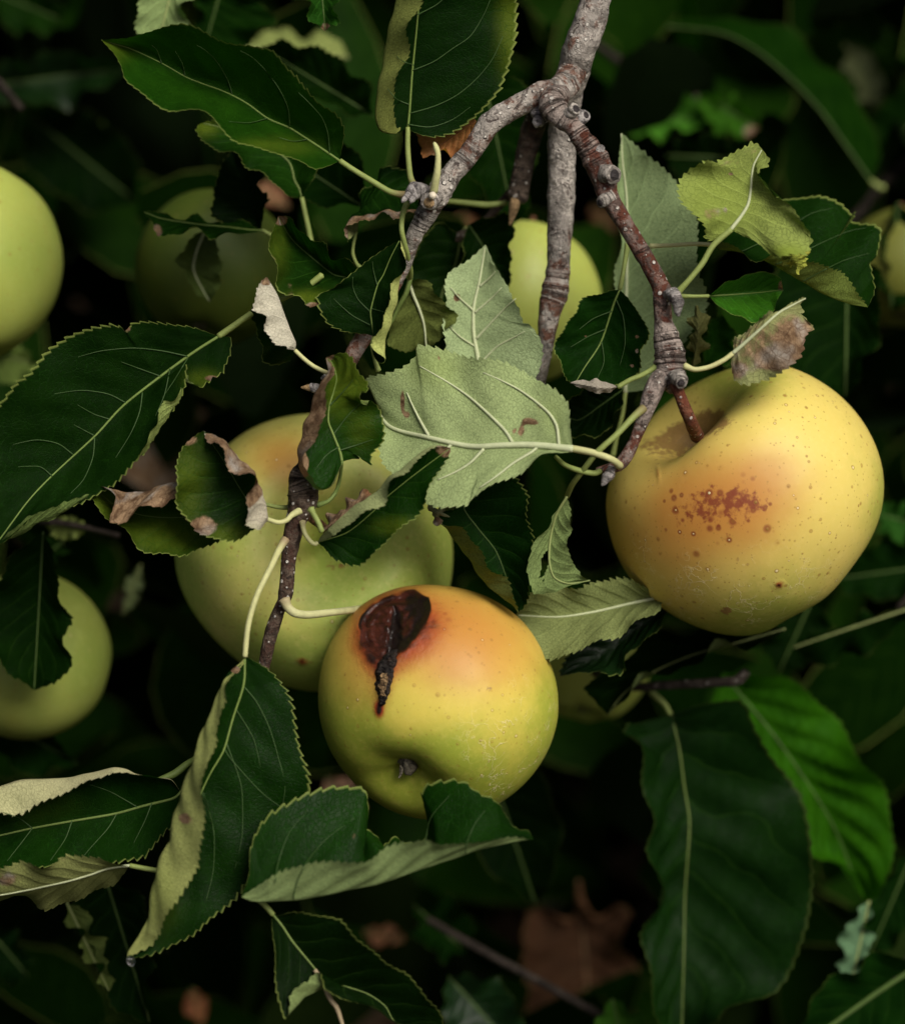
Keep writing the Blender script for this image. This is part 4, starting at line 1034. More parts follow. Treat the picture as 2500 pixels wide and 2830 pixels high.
leaf(BR, [([(1582, 1240), (1576, 1189), (1571, 1139), (1558, 1104), (1524, 1074), (1484, 1050), (1419, 1015), (1349, 1000), (1304, 995), (1249, 975), (1159, 957), (1149, 985), (1120, 1016), (1070, 1036), (1015, 1046), (1018, 1080), (1044, 1120)], -26, -16, -14, -4),
          ([(1582, 1240), (1449, 1229), (1324, 1234), (1249, 1224), (1174, 1207), (1099, 1189), (1064, 1168), (1044, 1120)], -22, -20, -16, -2),
          ([(1582, 1240), (1568, 1251), (1499, 1262), (1434, 1300), (1364, 1335), (1304, 1376), (1294, 1394), (1239, 1404), (1199, 1394), (1144, 1354), (1089, 1314), (1059, 1279), (1048, 1220), (1044, 1120)], -24, -26, -22, -4)],
     1, face='under', under=(0.284, 0.356, 0.152), petiole=[(1582, 1240, -22), (1640, 1252, -24), (1690, 1270, -24), (1712, 1288, -20)], pet_r=(12, 11), pet_mat=PETIOLE_P, teeth=34, tooth=5.5, rib_r=(11, 5), rib_mat=RIB_UND, 
     stains=[(1440, 1190, 12, 20, .75), (1465, 1165, 34, 9, .95), (1400, 1140, 9, 9, .8), (1420, 1195, 8, 8, .8), (1490, 1125, 10, 26, .5), (1213, 985, 6, 9, .7), (1100, 1080, 24, 60, .22), (1112, 1110, 7, 34, .9), (1124, 1150, 12, 9, .9)], veins=6, yellows=[(1200, 1020, 80, 60, .35), (1530, 1150, 40, 60, .2)], pucker=.7, wob=1.6,
     vlines=[[(1543,1224),(1538,1179),(1518,1144),(1479,1109),(1429,1074),(1369,1044),(1335,1030)],[(1416,1224),(1394,1189),(1349,1144),(1299,1099),(1249,1064),(1199,1034),(1160,1012)],[(1184,1204),(1159,1159),(1139,1119),(1124,1085)],[(1336,1241),(1299,1279),(1259,1304),(1209,1326)],[(1469,1249),(1419,1279),(1374,1314),(1325,1348)],[(1250,1224),(1215,1262),(1170,1290),(1130,1305)]], vr=(6, 2), label='large pale grey-green leaf underside lying across the centre with a thick midrib')
leaf(BR, [([(1131, 778), (1105, 830), (1078, 890), (1070, 945), (1115, 968), (1180, 962)], 14, 16, 16), ([(1131, 778), (1142, 815), (1160, 860), (1172, 900), (1180, 962)], 12, 12, 14), ([(1131, 778), (1160, 772), (1189, 793), (1229, 838), (1256, 885), (1235, 915), (1205, 945), (1180, 962)], 8, 6, 12)],
     1, face='under', under=(0.103, 0.128, 0.030), petiole=[(1131, 778, 10), (1134, 750, 4), (1124, 699, -4), (1110, 639, -8), (1112, 595, -6), (1125, 560, -6)], pet_r=(9, 9), teeth=18, tooth=4, rib_r=(6, 2), veins=5, nv=20, label='olive leaf hanging from a long stalk behind the dark triangular leaf')
tube('bare_petiole', [(1133, 770, 8, 7), (1122, 810, 9, 7), (1100, 850, 11, 6), (1080, 895, 13, 4)], PETIOLE_D, BR, nseg=9)
leaf(BR, [([(1274, 655), (1210, 620), (1150, 690), (1130, 800), (1150, 880), (1200, 900)], 40, 42, 40), ([(1274, 655), (1258, 730), (1225, 800), (1200, 900)], 44, 46, 44), ([(1274, 655), (1300, 740), (1290, 820), (1250, 880), (1200, 900)], 40, 40, 40)],
     1, top=(0.0049, 0.0167, 0.0015), teeth=18, tooth=5, rib_r=(5, 2), rib_mat=PETIOLE_D, nv=18, petiole=[(1274, 655), (1280, 640), (1290, 630)], pet_r=(6, 7), label='dark green leaf behind the left limb in the middle')
leaf(BR, [([(1295, 620), (1275, 690), (1300, 770), (1360, 810), (1404, 800)], 34, 34, 36), ([(1295, 620), (1340, 690), (1375, 750), (1404, 800)], 38, 40, 38), ([(1295, 620), (1345, 600), (1399, 589), (1416, 640), (1420, 670), (1405, 722), (1410, 770), (1404, 800)], 32, 34, 36)],
     1, top=(0.0033, 0.0118, 0.0013), teeth=16, tooth=6, rib_mat=RIB_DRK, rib_r=(3, 1), nv=18, label='dark toothed leaf in front of the apple behind the stem')
leaf(BR, [([(1298, 1330), (1250, 1400), (1222, 1430), (1276, 1470), (1319, 1519), (1359, 1568), (1389, 1603), (1411, 1645), (1432, 1692)], -4, -8, -8, -4), ([(1298, 1330), (1240, 1390), (1214, 1425), (1249, 1489), (1289, 1541), (1354, 1630), (1411, 1668), (1432, 1692)], 0, 0, 0, -2),
          ([(1298, 1330), (1280, 1400), (1319, 1459), (1369, 1522), (1400, 1600), (1432, 1692)], 6, 6, 6, 0), ([(1298, 1330), (1399, 1309), (1439, 1354), (1459, 1409), (1464, 1499), (1465, 1598), (1455, 1658), (1432, 1692)], 4, -2, -2, 0)],
     2, teeth=28, tooth=8, under=(0.129, 0.171, 0.044), top=(0.0041, 0.0167, 0.0022), rib_r=(3, 1), rib_mat=RIB_DRK, cross=.3, gloss=.36, label='dark leaf with an olive toothed fold above the front apple')
leaf(BR, [([(1240, 1395), (1215, 1400), (1190, 1410), (1205, 1450), (1214, 1452)], -8, -12, -10), ([(1240, 1395), (1222, 1405), (1206, 1425), (1214, 1452)], -10, -14, -10), ([(1240, 1395), (1232, 1410), (1222, 1430), (1214, 1452)], -8, -10, -10)],
     1, face='under', under=(0.241, 0.257, 0.133), stains=[(1210, 1440, 16, 16, .7)], teeth=4, tooth=5, nv=10, rib=False, label='shrivelled pale scrap of leaf above the dark folded leaf')
leaf(BR, [([(1566, 1372), (1534, 1414), (1489, 1489), (1464, 1548), (1460, 1598), (1474, 1640), (1540, 1632), (1632, 1604)], -8, -9, -7, -2), ([(1566, 1372), (1536, 1424), (1520, 1490), (1517, 1550), (1530, 1595), (1570, 1612), (1632, 1604)], -10, -6, -6, 0), ([(1566, 1372), (1577, 1434), (1566, 1499), (1578, 1548), (1603, 1588), (1632, 1604)], -8, -9, -7, -2)],
     1, face='under', under=(0.146, 0.199, 0.067), petiole=[(1566, 1372, -6), (1580, 1340, -14), (1610, 1300, -20), (1650, 1249, -24), (1700, 1204, -24), (1750, 1152, -22), (1778, 1128, -20)], pet_r=(9, 12), pet_mat=PETIOLE, pet_brown=[(0, 0), (.85, 0), (1, .6)], teeth=14, tooth=3, rib_r=(4, 2), rib_mat=RIB_OLV,
     holes=[(1503, 1562, 9, 42, .15)], cross=.4, label='narrow twisted leaf with a slit, hanging left of the large yellow apple')
tube('bare_petiole', [(1535, 1262, -14, 6), (1560, 1285, -18, 7), (1598, 1300, -20, 8), (1640, 1308, -19, 8), (1660, 1300, -17, 9)], PETIOLE, BR, nseg=9)
leaf(BR, [([(1830, 1650), (1750, 1608), (1650, 1614), (1548, 1630), (1464, 1644), (1425, 1700)], 14, 12, 10), ([(1830, 1650), (1740, 1668), (1640, 1692), (1540, 1705), (1425, 1700)], 18, 16, 14), ([(1830, 1650), (1818, 1690), (1750, 1725), (1690, 1755), (1630, 1788), (1540, 1814), (1470, 1790), (1425, 1700)], 8, 4, 8)],
     1, face='under', under=(0.172, 0.204, 0.070), teeth=24, tooth=9, rib_r=(5, 2), stains=[(1740, 1640, 90, 20, .25)], label='olive leaf underside between the two yellow apples')
leaf(BR, [([(1850, 1680), (1760, 1680), (1660, 1720), (1590, 1780), (1545, 1868)], 24, 22, 24), ([(1850, 1680), (1770, 1730), (1690, 1790), (1620, 1830), (1545, 1868)], 26, 26, 26), ([(1850, 1680), (1810, 1735), (1769, 1780), (1727, 1816), (1680, 1864), (1610, 1858), (1545, 1868)], 18, 16, 22)],
     1, top=(0.0041, 0.0147, 0.0030), teeth=20, tooth=9, rib=False, gloss=.3, spec=.35, pucker=.7, label='glossy blue-green crinkled leaf below the olive underside')
# ------------------------------------------------------------------ leaves of the right limb
leaf(BR, [([(1727, 1085), (1695, 1040), (1690, 960), (1700, 850), (1705, 700), (1703, 599), (1706, 479), (1711, 424), (1716, 367)], 26, 26, 24), ([(1727, 1085), (1728, 950), (1730, 818), (1732, 699), (1730, 549), (1720, 449), (1716, 367)], 28, 30, 26),
          ([(1727, 1085), (1790, 1070), (1860, 1000), (1905, 920), (1940, 850), (1944, 803), (1930, 750), (1924, 690), (1924, 614), (1899, 564), (1879, 534), (1839, 479), (1800, 439), (1750, 399), (1716, 367)], 22, 16, 24)],
     1, face='under', under=(0.232, 0.314, 0.141), petiole=[(1727, 1085), (1720, 1140), (1705, 1200), (1692, 1260)], pet_r=(7, 8), teeth=40, tooth=7, rib_r=(7, 2), veins=9, label='tall pale leaf underside behind the red-brown right limb')
leaf(BR, [([(1712, 800), (1658, 808), (1608, 838), (1578, 873), (1549, 923), (1539, 970), (1549, 1015), (1570, 1050), (1588, 1060)], 0, -4, -2), ([(1712, 800), (1695, 840), (1660, 945), (1615, 1015), (1588, 1060)], 4, 6, 0), ([(1712, 800), (1740, 830), (1770, 875), (1785, 925), (1780, 965), (1755, 1030), (1700, 1062), (1640, 1068), (1588, 1060)], 0, -4, -2)],
     1, petiole=[(1712, 800), (1718, 770), (1726, 724), (1734, 674)], pet_r=(8, 8), top=(0.0041, 0.0176, 0.0018), teeth=28, tooth=4, rib_r=(5, 1.5), stains=[(1757, 930, 5, 6, .9), (1759, 970, 5, 7, .9), (1744, 1010, 7, 6, .9), (1620, 930, 5, 4, .9)], edge_brown=.2, pucker=.35, vlines=[[(1703,830),(1722,880),(1726,950),(1712,1010)],[(1690,860),(1640,880),(1600,910)],[(1672,910),(1625,930),(1575,960)],[(1662,945),(1668,1000),(1650,1045)]], vr=(2.2, .8), label='dark oval leaf with pale specks left of the right limb')
leaf(BR, [([(1722, 1075), (1650, 1070), (1600, 1082), (1562, 1120), (1556, 1150)], 18, 18, 18), ([(1722, 1075), (1660, 1120), (1600, 1160), (1556, 1150)], 22, 22, 20), ([(1722, 1075), (1712, 1130), (1690, 1172), (1650, 1202), (1610, 1210), (1575, 1198), (1556, 1150)], 16, 16, 18)],
     1, top=(0.0029, 0.0107, 0.0013), teeth=16, tooth=3, rib_mat=RIB_DRK, rib_r=(3, 1), nv=18, label='dark round leaf below the speckled oval leaf')
leaf(BR, [([(1706, 1070), (1675, 1087), (1630, 1082), (1600, 1070), (1574, 1058)], -10, -12, -10), ([(1706, 1070), (1670, 1070), (1625, 1064), (1574, 1058)], -12, -14, -10), ([(1706, 1070), (1680, 1058), (1650, 1050), (1600, 1051), (1574, 1058)], -8, -8, -10)],
     1, face='under', under=(0.380, 0.340, 0.270), petiole=[(1706, 1070), (1740, 1050), (1770, 1038), (1795, 1024), (1815, 1012)], pet_r=(8, 10), teeth=10, tooth=1.5, nv=12, rib=False, wob=.3, stains=[(1620, 1070, 50, 12, .25)], label='tiny narrow pale leaf left of the spur end')
leaf(BR, [([(2019, 634), (1995, 662), (1962, 660), (1945, 625), (1899, 569), (1879, 534), (1889, 499), (1919, 464), (1957, 441), (1972, 452), (1999, 444), (2039, 419), (2084, 399), (2105, 412)], -14, -22, -18, -12), ([(2019, 634), (2045, 600), (2066, 564), (2074, 520), (2076, 490), (2082, 455), (2105, 412)], -16, -14, -12, -12),
          ([(2019, 634), (2050, 650), (2100, 672), (2150, 716), (2189, 710), (2219, 690), (2229, 654), (2219, 624), (2189, 574), (2149, 529), (2109, 509), (2082, 487), (2092, 466), (2121, 449), (2105, 412)], -16, -26, -20, -12)],
     1, face='under', under=(0.206, 0.257, 0.063), petiole=[(2019, 634, -16), (1969, 679, -16), (1939, 729, -16), (1899, 778, -16), (1868, 812, -15)], pet_r=(10, 10), teeth=28, tooth=9, rib_r=(6, 2), stains=[(1965, 590, 40, 34, .42), (2010, 450, 50, 14, .42), (2070, 420, 40, 20, .33), (2175, 600, 70, 90, .28), (2006, 560, 5, 34, .6), (2020, 482, 6, 6, .8)],
     yellows=[(1985, 560, 120, 120, .6), (2170, 700, 60, 25, 1)], pucker=.4, wob=2, label='yellow-green mottled leaf twisted to show its toothed underside at upper right')
leaf(BR, [([(2180, 690), (2160, 715), (2190, 735), (2200, 752), (2214, 744)], -12, -14, -12), ([(2180, 690), (2190, 715), (2204, 735), (2214, 744)], -14, -16, -12), ([(2180, 690), (2210, 700), (2228, 716), (2214, 744)], -12, -14, -12)],
     1, face='under', under=(0.400, 0.380, 0.070), yellows=[(2195, 720, 60, 50, .9)], teeth=6, tooth=7, nv=10, rib=False, name='leaf_margin', label='bright yellow torn corner of the mottled leaf')
leaf(BR, [([(1975, 677), (2005, 672), (2080, 706), (2150, 712), (2229, 722), (2284, 736), (2339, 774), (2374, 824), (2397, 849)], -2, -4, -4, 4), ([(1975, 677), (1990, 691), (2049, 694), (2124, 721), (2199, 768), (2274, 813), (2339, 838), (2397, 849)], 2, 2, 2, 4),
          ([(1975, 677), (2010, 640), (2080, 580), (2169, 547), (2249, 554), (2329, 564), (2369, 594), (2356, 605), (2376, 619), (2424, 634), (2427, 669), (2418, 704), (2400, 730), (2414, 798), (2397, 849)], 14, 26, 22, 6)],
     1, panel=1, petiole=[(1975, 677), (1920, 674), (1850, 678), (1795, 680)], pet_r=(7, 7), pet_mat=PETIOLE_P, top=(0.0049, 0.0186, 0.0018), under=(0.120, 0.162, 0.033), teeth=34, tooth=6, rib=False, cross=.25, gloss=.36, vlines=[[(2080,680),(2160,640),(2240,590),(2300,575)],[(2170,720),(2250,680),(2340,640),(2390,630)],[(2250,760),(2330,720),(2400,700)]], vr=(2.2, .8), label='large dark leaf folded lengthwise behind the mottled leaf')
leaf(BR, [([(1958, 818), (1979, 798), (2014, 777), (2064, 758), (2129, 753), (2154, 770), (2162, 804)], -12, -16, -14), ([(1958, 818), (2039, 813), (2099, 808), (2162, 800)], -8, -7, -10), ([(1958, 818), (1979, 840), (2024, 868), (2069, 888), (2104, 883), (2139, 858), (2146, 828), (2162, 804)], -12, -18, -14)],
     1, panel=1, petiole=[(1958, 818), (1920, 819), (1874, 818)], pet_r=(6, 7), top=(.0260, .0900, .0060), teeth=22, tooth=1.5, wob=.4, rib_r=(4, 1.5), stains=[(2158, 790, 12, 16, .8)], edge_brown=.2, gloss=.35, spec=.25, label='small bright green leaf beside the grey bud of the right limb')
leaf(BR, [([(2024, 976), (2029, 950), (2064, 913), (2114, 873), (2174, 844), (2224, 822)], -14, -20, -16), ([(2024, 976), (2049, 955), (2099, 910), (2149, 865), (2190, 842), (2226, 824)], -18, -20, -18), ([(2024, 976), (2020, 1005), (2024, 1030), (2034, 1050), (2069, 1060), (2124, 1040), (2174, 1015), (2209, 980), (2224, 925), (2247, 894), (2222, 876), (2199, 870), (2217, 860), (2208, 845), (2226, 824)], -14, -24, -16)],
     1, face='under', panel=1, under=(0.232, 0.247, 0.096), petiole=[(2024, 976), (1999, 995), (1959, 1014), (1919, 1021), (1890, 1010)], pet_r=(8, 9), pet_mat=PETIOLE_P, teeth=22, tooth=6, rib_r=(6, 2), stains=[(2190, 950, 80, 90, .75), (2040, 1020, 40, 40, .6), (2110, 930, 70, 30, .5), (2140, 990, 90, 50, .75), (2100, 960, 150, 120, .46)], pucker=.45, label='withered grey-brown mottled leaf resting above the large yellow apple')
leaf(BR, [([(1912, 1015), (1906, 950), (1909, 893), (1924, 843)], 12, 10, 12), ([(1912, 1015), (1925, 950), (1930, 895), (1924, 843)], 8, 6, 10), ([(1912, 1015), (1936, 998), (1946, 948), (1953, 898), (1945, 870), (1924, 843)], 12, 12, 12)],
     1, face='under', under=(0.138, 0.142, 0.048), stains=[(1938, 950, 20, 60, .3)], teeth=14, tooth=5, nv=14, rib=False, label='small olive-brown leaf behind the ringed part of the right limb')
leaf(BR, [([(1945, 1010), (1940, 950), (1955, 900), (1995, 868)], 36, 36, 36), ([(1945, 1010), (1975, 960), (1985, 915), (1995, 868)], 40, 40, 38), ([(1945, 1010), (2000, 1010), (2030, 965), (2020, 910), (1995, 868)], 34, 34, 36)],
     1, top=(0.0132, 0.0475, 0.0050), teeth=14, tooth=5, nv=14, rib=False, label='fresh green leaf in the gap right of the ringed limb')

# ================================================================== apples
AM_Y = apple_mat('yellow_apple_skin', (.35, .37, .060), (.64, .51, .125))
AM_F = apple_mat('blushed_apple_skin', (.30, .35, .040), (.60, .49, .085), dots=.6)
AM_G = apple_mat('green_apple_skin', (.37, .47, .085), (.68, .62, .17), dots=.7, flake=.4)
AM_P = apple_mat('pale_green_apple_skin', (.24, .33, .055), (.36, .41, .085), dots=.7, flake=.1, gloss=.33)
AM_M = apple_mat('half_shaded_apple_skin', (.22, .28, .05), (.33, .36, .08), dots=.3, flake=.1, gloss=.4)  # half shade put into the skin colour
AM_E = apple_mat('shade_dimmed_apple_skin', (.085, .105, .014), (.135, .145, .022), dots=.3, flake=.1, gloss=.5)  # dimness of the shaded apple is in the skin colour
AM_D = apple_mat('shaded_apple_skin', (.050, .080, .008), (.075, .100, .012), dots=.3, flake=.1, gloss=.45)  # deep shade put into the skin colour
STEM = bark_mat('apple_stem', (.16, .07, .04), (.12, .035, .018), (.04, .02, .012), .9, 600)
CAL = bark_mat('dried_calyx', (.16, .14, .10), (.08, .06, .045), (.02, .018, .014), 0, 600)
CRUST = bark_mat('black_crust', (.022, .018, .016), (.05, .028, .018), (.006, .005, .005), .12, 900)

A3, to3, fr3, o3 = apple('large yellow apple with a dark red speckled blush patch, hanging from the right limb', 2052, 1392, 24, 382, (-.52, .70, .29), AM_Y,
    outline=[(1672, 1389), (1680, 1329), (1706, 1290), (1745, 1235), (1785, 1170), (1830, 1122), (1880, 1085), (1949, 1043), (2019, 1015), (2090, 1004), (2174, 1013), (2239, 1040), (2299, 1079), (2349, 1129), (2398, 1199), (2428, 1274), (2439, 1349), (2431, 1414), (2398, 1494), (2349, 1563), (2274, 1633), (2199, 1703), (2149, 1733), (2099, 1751), (2039, 1761), (1979, 1751), (1909, 1723), (1840, 1688), (1775, 1638), (1720, 1568), (1685, 1474)],
    squash=.93, cav=(.62, .38), basegreen=.12, seed=2, nt=150, nphi=200,
    blots=[('blush', 1985, 1400, 200, 170, .85, 1.0), ('blush', 2140, 1310, 150, 90, .22, 1.0), ('blush', 1790, 1480, 170, 190, .42, 1), ('redspot', 2010, 1385, 82, 44, .40, 1.0), ('redspot', 1950, 1435, 165, 120, .50, 1.0), ('redspot', 2020, 1380, 60, 30, .2, 1), ('redspot', 1890, 1390, 60, 40, .3, 1),
           ('green', 2430, 1480, 80, 300, .6, 1), ('green', 2030, 1060, 120, 70, .7, 1), ('green', 2150, 1740, 330, 90, .75, 1), ('green', 2120, 1620, 200, 100, .35, 1), ('blush', 2330, 1100, 60, 90, .18, 1), ('russet', 1960, 1165, 44, 30, .62, 1), ('russet', 1905, 1190, 60, 30, .7, 1), ('russet', 1800, 1230, 90, 40, .45, 1),
           ('flake', 2050, 1660, 330, 120, 1, 1.5), ('flake', 1760, 1560, 120, 130, .8, 1), ('rot', 2122, 1609, 11, 11, 1.0, 1), ('russet', 1988, 1680, 24, 16, .75, 1), ('rot', 1803, 1310, 5, 24, .5, 1)])
tube('stem', [(1866, 1062, -16, 19), (1874, 1084, -17, 16), (1890, 1124, -17, 17), (1908, 1166, -14, 18), (1925, 1205, -2, 20)], STEM, A3, nseg=16, ns=50, rough=.04, seed=3, attrs={'lent': [(0, .5), (1, .9)], 'red': [(0, .5), (1, .9)]})

GASH = np.array([(993, 1722), (1003, 1695), (1029, 1664), (1083, 1636), (1149, 1626), (1188, 1645), (1194, 1680), (1180, 1716), (1152, 1759), (1112, 1792), (1090, 1818), (1054, 1818), (1027, 1802), (1004, 1768)], float)


def poly_dist(X, Y, pg):
    """signed distance to a closed outline, negative inside"""
    n = len(pg); best = np.full(X.shape, 1e9); ins = np.zeros(X.shape, bool)
    for i in range(n):
        (x0, y0), (x1, y1) = pg[i], pg[(i + 1) % n]
        dx, dy = x1 - x0, y1 - y0
        t_ = np.clip(((X - x0) * dx + (Y - y0) * dy) / (dx * dx + dy * dy), 0, 1)
        best = np.minimum(best, np.hypot(X - x0 - t_ * dx, Y - y0 - t_ * dy))
        c_ = ((y0 > Y) != (y1 > Y)) & (X < (x1 - x0) * (Y - y0) / (y1 - y0 + 1e-9) + x0)
        ins ^= c_
    return np.where(ins, -best, best)


def gash(X, Y, Q, front, at, R):
    """the sunken, rotten wound of the front apple"""
    p3 = np.stack([X, Y, 0 * X], 1)
    dd = poly_dist(X, Y, GASH) + 3.0 * vnoise(p3, .09, 5)
    dd = np.where(front, dd, 99)
    inn = np.clip(-dd / 20, 0, 1); inn = inn * inn * (3 - 2 * inn)
    cl = poly_dist(X, Y, np.array([(1092, 1672), (1108, 1690), (1112, 1760), (1100, 1812), (1068, 1816), (1076, 1760), (1082, 1700)], float))
    cleft = np.clip(-cl / 14 + .35, 0, 1) * inn
    fold = np.sin(-dd / 4.2 + 2.2 * vnoise(p3, .03, 8)) * np.clip(-dd / 14, 0, 1) * (1 - cleft)
    lip = np.exp(-((dd - 3) / 6) ** 2) * (dd < 40)
    push = 20 * inn + 24 * np.clip(-dd / 55, 0, 1) + 26 * cleft - 2.6 * fold - 1.6 * lip + 3.0 * vnoise(p3, .22, 9) * inn
    Q[:, 2] -= push / R
    Q[:, 1] -= .25 * inn * np.clip((1700 - Y) / 60, 0, 1) * 16 / R          # keeps the sunken rim just under the outline
    at['gash'] = np.clip(-(dd + 3 * vnoise(p3, .18, 21)) / 14 + .38, 0, 1.1)
    right = np.clip((X - 1105 - (Y - 1700) * -.25) / 16, 0, 1)
    rimb = np.exp(-((dd + 5) / 8) ** 2) * np.clip(.55 + .6 * vnoise(p3, .05, 31), 0, 1)
    at['rot_shade'] = np.clip((.62 + .4 * vnoise(p3, .06, 41)) * right * inn + 1.1 * cleft + .75 * rimb * (dd < 6) + .3 * (fold < -.6) * inn, 0, 1.1)  # black rot, with depth shade painted into cleft, rim and folds


A1, to1, fr1, o1 = apple('round orange and yellow apple in front with a black rotten gash and its calyx showing', 1211, 1942, 14, 333, (.32, .66, -.60), AM_F,
    outline=[(879, 1930), (890, 1840), (925, 1750), (985, 1680), (1050, 1640), (1120, 1622), (1200, 1619), (1290, 1628), (1370, 1660), (1440, 1715), (1495, 1785), (1532, 1860), (1544, 1940), (1535, 2020), (1500, 2100), (1450, 2165), (1390, 2215), (1300, 2252), (1220, 2265), (1140, 2262), (1060, 2232), (990, 2180), (930, 2105), (893, 2020)],
    squash=.95, cal=(.30, .36), basegreen=.22, seed=5, nt=420, nphi=460, lobes=.008,
    blots=[('blush', 1330, 1740, 260, 150, .72, 1.0), ('blush', 1080, 1690, 190, 130, .7, 1), ('blush', 1290, 1860, 210, 90, .22, 1), ('blush', 985, 1880, 70, 130, .35, 1), ('green', 930, 2060, 130, 200, .6, 1), ('green', 1110, 2110, 190, 110, .75, 1), ('green', 1330, 2130, 220, 120, .45, 1), ('green', 1250, 2250, 300, 80, .5, 1), ('green', 1520, 1960, 60, 220, .45, 1),
           ('redspot', 1195, 1690, 90, 70, .33, 1), ('rot', 1092, 1730, 124, 122, .78, 2.2), ('rot', 1010, 1790, 50, 70, .25, 1), ('rot', 1058, 1880, 46, 84, .42, 1.4), ('rot', 1225, 1710, 60, 70, .30, 1), ('rot', 1054, 1944, 12, 22, .9, 1),
           ('russet', 1347, 1886, 14, 14, .5, 1), ('russet', 1230, 1950, 20, 14, .42, 1), ('flake', 1420, 2060, 130, 160, 1, 1.4), ('flake', 1320, 2180, 150, 70, .8, 1)],
    carve=gash)
tube('stem', [(785, 1655, -16, 17), (795, 1678, -16, 13), (815, 1694, -16, 12), (850, 1699, -12, 11), (920, 1692, -2, 10), (970, 1686, 10, 10), (1010, 1680, 20, 10), (1080, 1672, 32, 9)], stalk_mat((.50, .50, .25)), A1, nseg=12, brown=[(0, .6), (.08, .3), (.16, 0), (1, 0)])


def crust_patch(name, ctr, mat, height, seed, lift=.3):
    """a crumbly scab that follows the skin: ctr = (x, y, half width)"""
    c_ = cr(ctr, n=70)
    nv = 30
    V = []
    for (x, y, w) in c_:
        for q in np.linspace(-1, 1, nv):
            V.append((x + q * w, y, q))
    V = np.array(V)
    p3 = np.stack([V[:, 0], V[:, 1], 0 * V[:, 0]], 1)
    hh = np.abs(vnoise(p3, .35, seed)) * .6 + np.abs(vnoise(p3, .8, seed + 1)) * .5 + .5
    ed = np.clip((1 - np.abs(V[:, 2])) / .35, 0, 1) * np.clip(np.minimum((V[:, 1] - c_[0, 1]) / 12, (c_[-1, 1] - V[:, 1]) / 10), 0, 1)
    V[:, 0] += 3.5 * vnoise(p3, .4, seed + 3)
    dep = np.array([surf_d(A1, x, y) for x, y in V[:, :2]])
    W_ = P(V[:, 0], V[:, 1], dep + .5 - (hh * height + lift + .5) * ed)
    Z = np.zeros(len(V))
    build(name, W_, grid_faces(70, nv), mat, A1, W_[0], {'brown': Z, 'red': Z + .4, 'ring': Z, 'lent': Z, 'along': Z})


crust_patch('wound_crust', [(1090, 1795, 8), (1078, 1815, 20), (1068, 1835, 26), (1062, 1860, 25), (1060, 1890, 24), (1058, 1920, 17), (1055, 1945, 7), (1054, 1956, 2)], CRUST, 1.0, 71)
TANC = bark_mat('tan_scab', (.26, .17, .085), (.15, .085, .04), (.03, .02, .014), 0, 900)
crust_patch('scab', [(1066, 1852, 5), (1062, 1868, 14), (1059, 1895, 15), (1057, 1918, 9), (1056, 1932, 3)], TANC, .8, 90, 1.1)


def calyx(ap, to, fr, R, d, n=5, size=.13, depth=.70):
    a, b, c = fr
    px = pxsize(d)
    for k in range(n):
        an = k * 2 * math.pi / n + .4
        dr = b * math.cos(an) + c * math.sin(an)
        pts = []
        for u_, rr, out in ((0, .055, -.02), (.5, .045, .05), (1, .02, .12)):
            v = -a * (depth + out + .03 * math.sin(k * 2.1)) + dr * (size * (.55 + .35 * u_ * (1 if k % 2 else .3)))
            w = to(v)
            rel = w - CAM; z = rel @ FWD
            pts.append((rel @ RGT * D0 / z / K + 1250, 1415 - rel @ UPV * D0 / z / K, (z - D0) * 1000, rr * R * .55))
        tube('sepal', pts, CAL, ap, nseg=8, ns=14, rough=.25, seed=k)


cdp = surf_d(A1, 1124, 2112)
tube('calyx', [(1116, 2086, cdp + 1, 15), (1126, 2100, cdp - 1.5, 22), (1130, 2116, cdp - 3.0, 22), (1127, 2130, cdp - 3.6, 15), (1122, 2140, cdp - 3.6, 6)], CAL, A1, nseg=20, ns=30, rough=.30, seed=12)
for k, pts in enumerate(([(1116, 2100, -2.5, 6), (1110, 2118, -3.4, 5), (1108, 2136, -3.6, 4), (1102, 2150, -3.4, 2)], [(1138, 2100, -2, 7), (1146, 2112, -3, 6), (1142, 2130, -3.8, 5), (1132, 2142, -3.6, 3)], [(1120, 2092, -2, 6), (1108, 2098, -2.4, 5), (1100, 2108, -2.2, 3)], [(1132, 2092, -2, 6), (1146, 2094, -2.4, 4), (1154, 2102, -2.0, 2)])):
    tube('sepal', [(x, y, cdp + q, r) for x, y, q, r in pts], CAL, A1, nseg=9, ns=18, rough=.25, seed=k)

A2, to2, fr2, o2 = apple('pale green apple with a peach flush behind the left twig', 872, 1532, 52, 386, (.12, .12, .9), AM_G,
    outline=[(482, 1560), (498, 1450), (545, 1340), (620, 1240), (700, 1180), (800, 1150), (900, 1146), (1010, 1165), (1110, 1230), (1190, 1330), (1240, 1440), (1250, 1560), (1225, 1680), (1160, 1790), (1060, 1870), (960, 1905), (860, 1912), (760, 1885), (660, 1820), (570, 1730), (510, 1640)],
    squash=.92, cav=(.50, .34), basegreen=.5, rus=.25, seed=9,
    blots=[('blush', 760, 1260, 150, 110, .62, 1), ('blush', 660, 1660, 130, 150, .26, 1), ('blush', 860, 1300, 90, 100, .3, 1), ('green', 1080, 1600, 170, 170, .75, 1), ('green', 520, 1600, 60, 200, .35, 1), ('green', 800, 1860, 250, 90, .5, 1), ('russet', 950, 1560, 60, 16, .42, 1), ('rot', 848, 1816, 18, 12, .9, 1), ('flake', 700, 1650, 100, 80, .5, 1)])
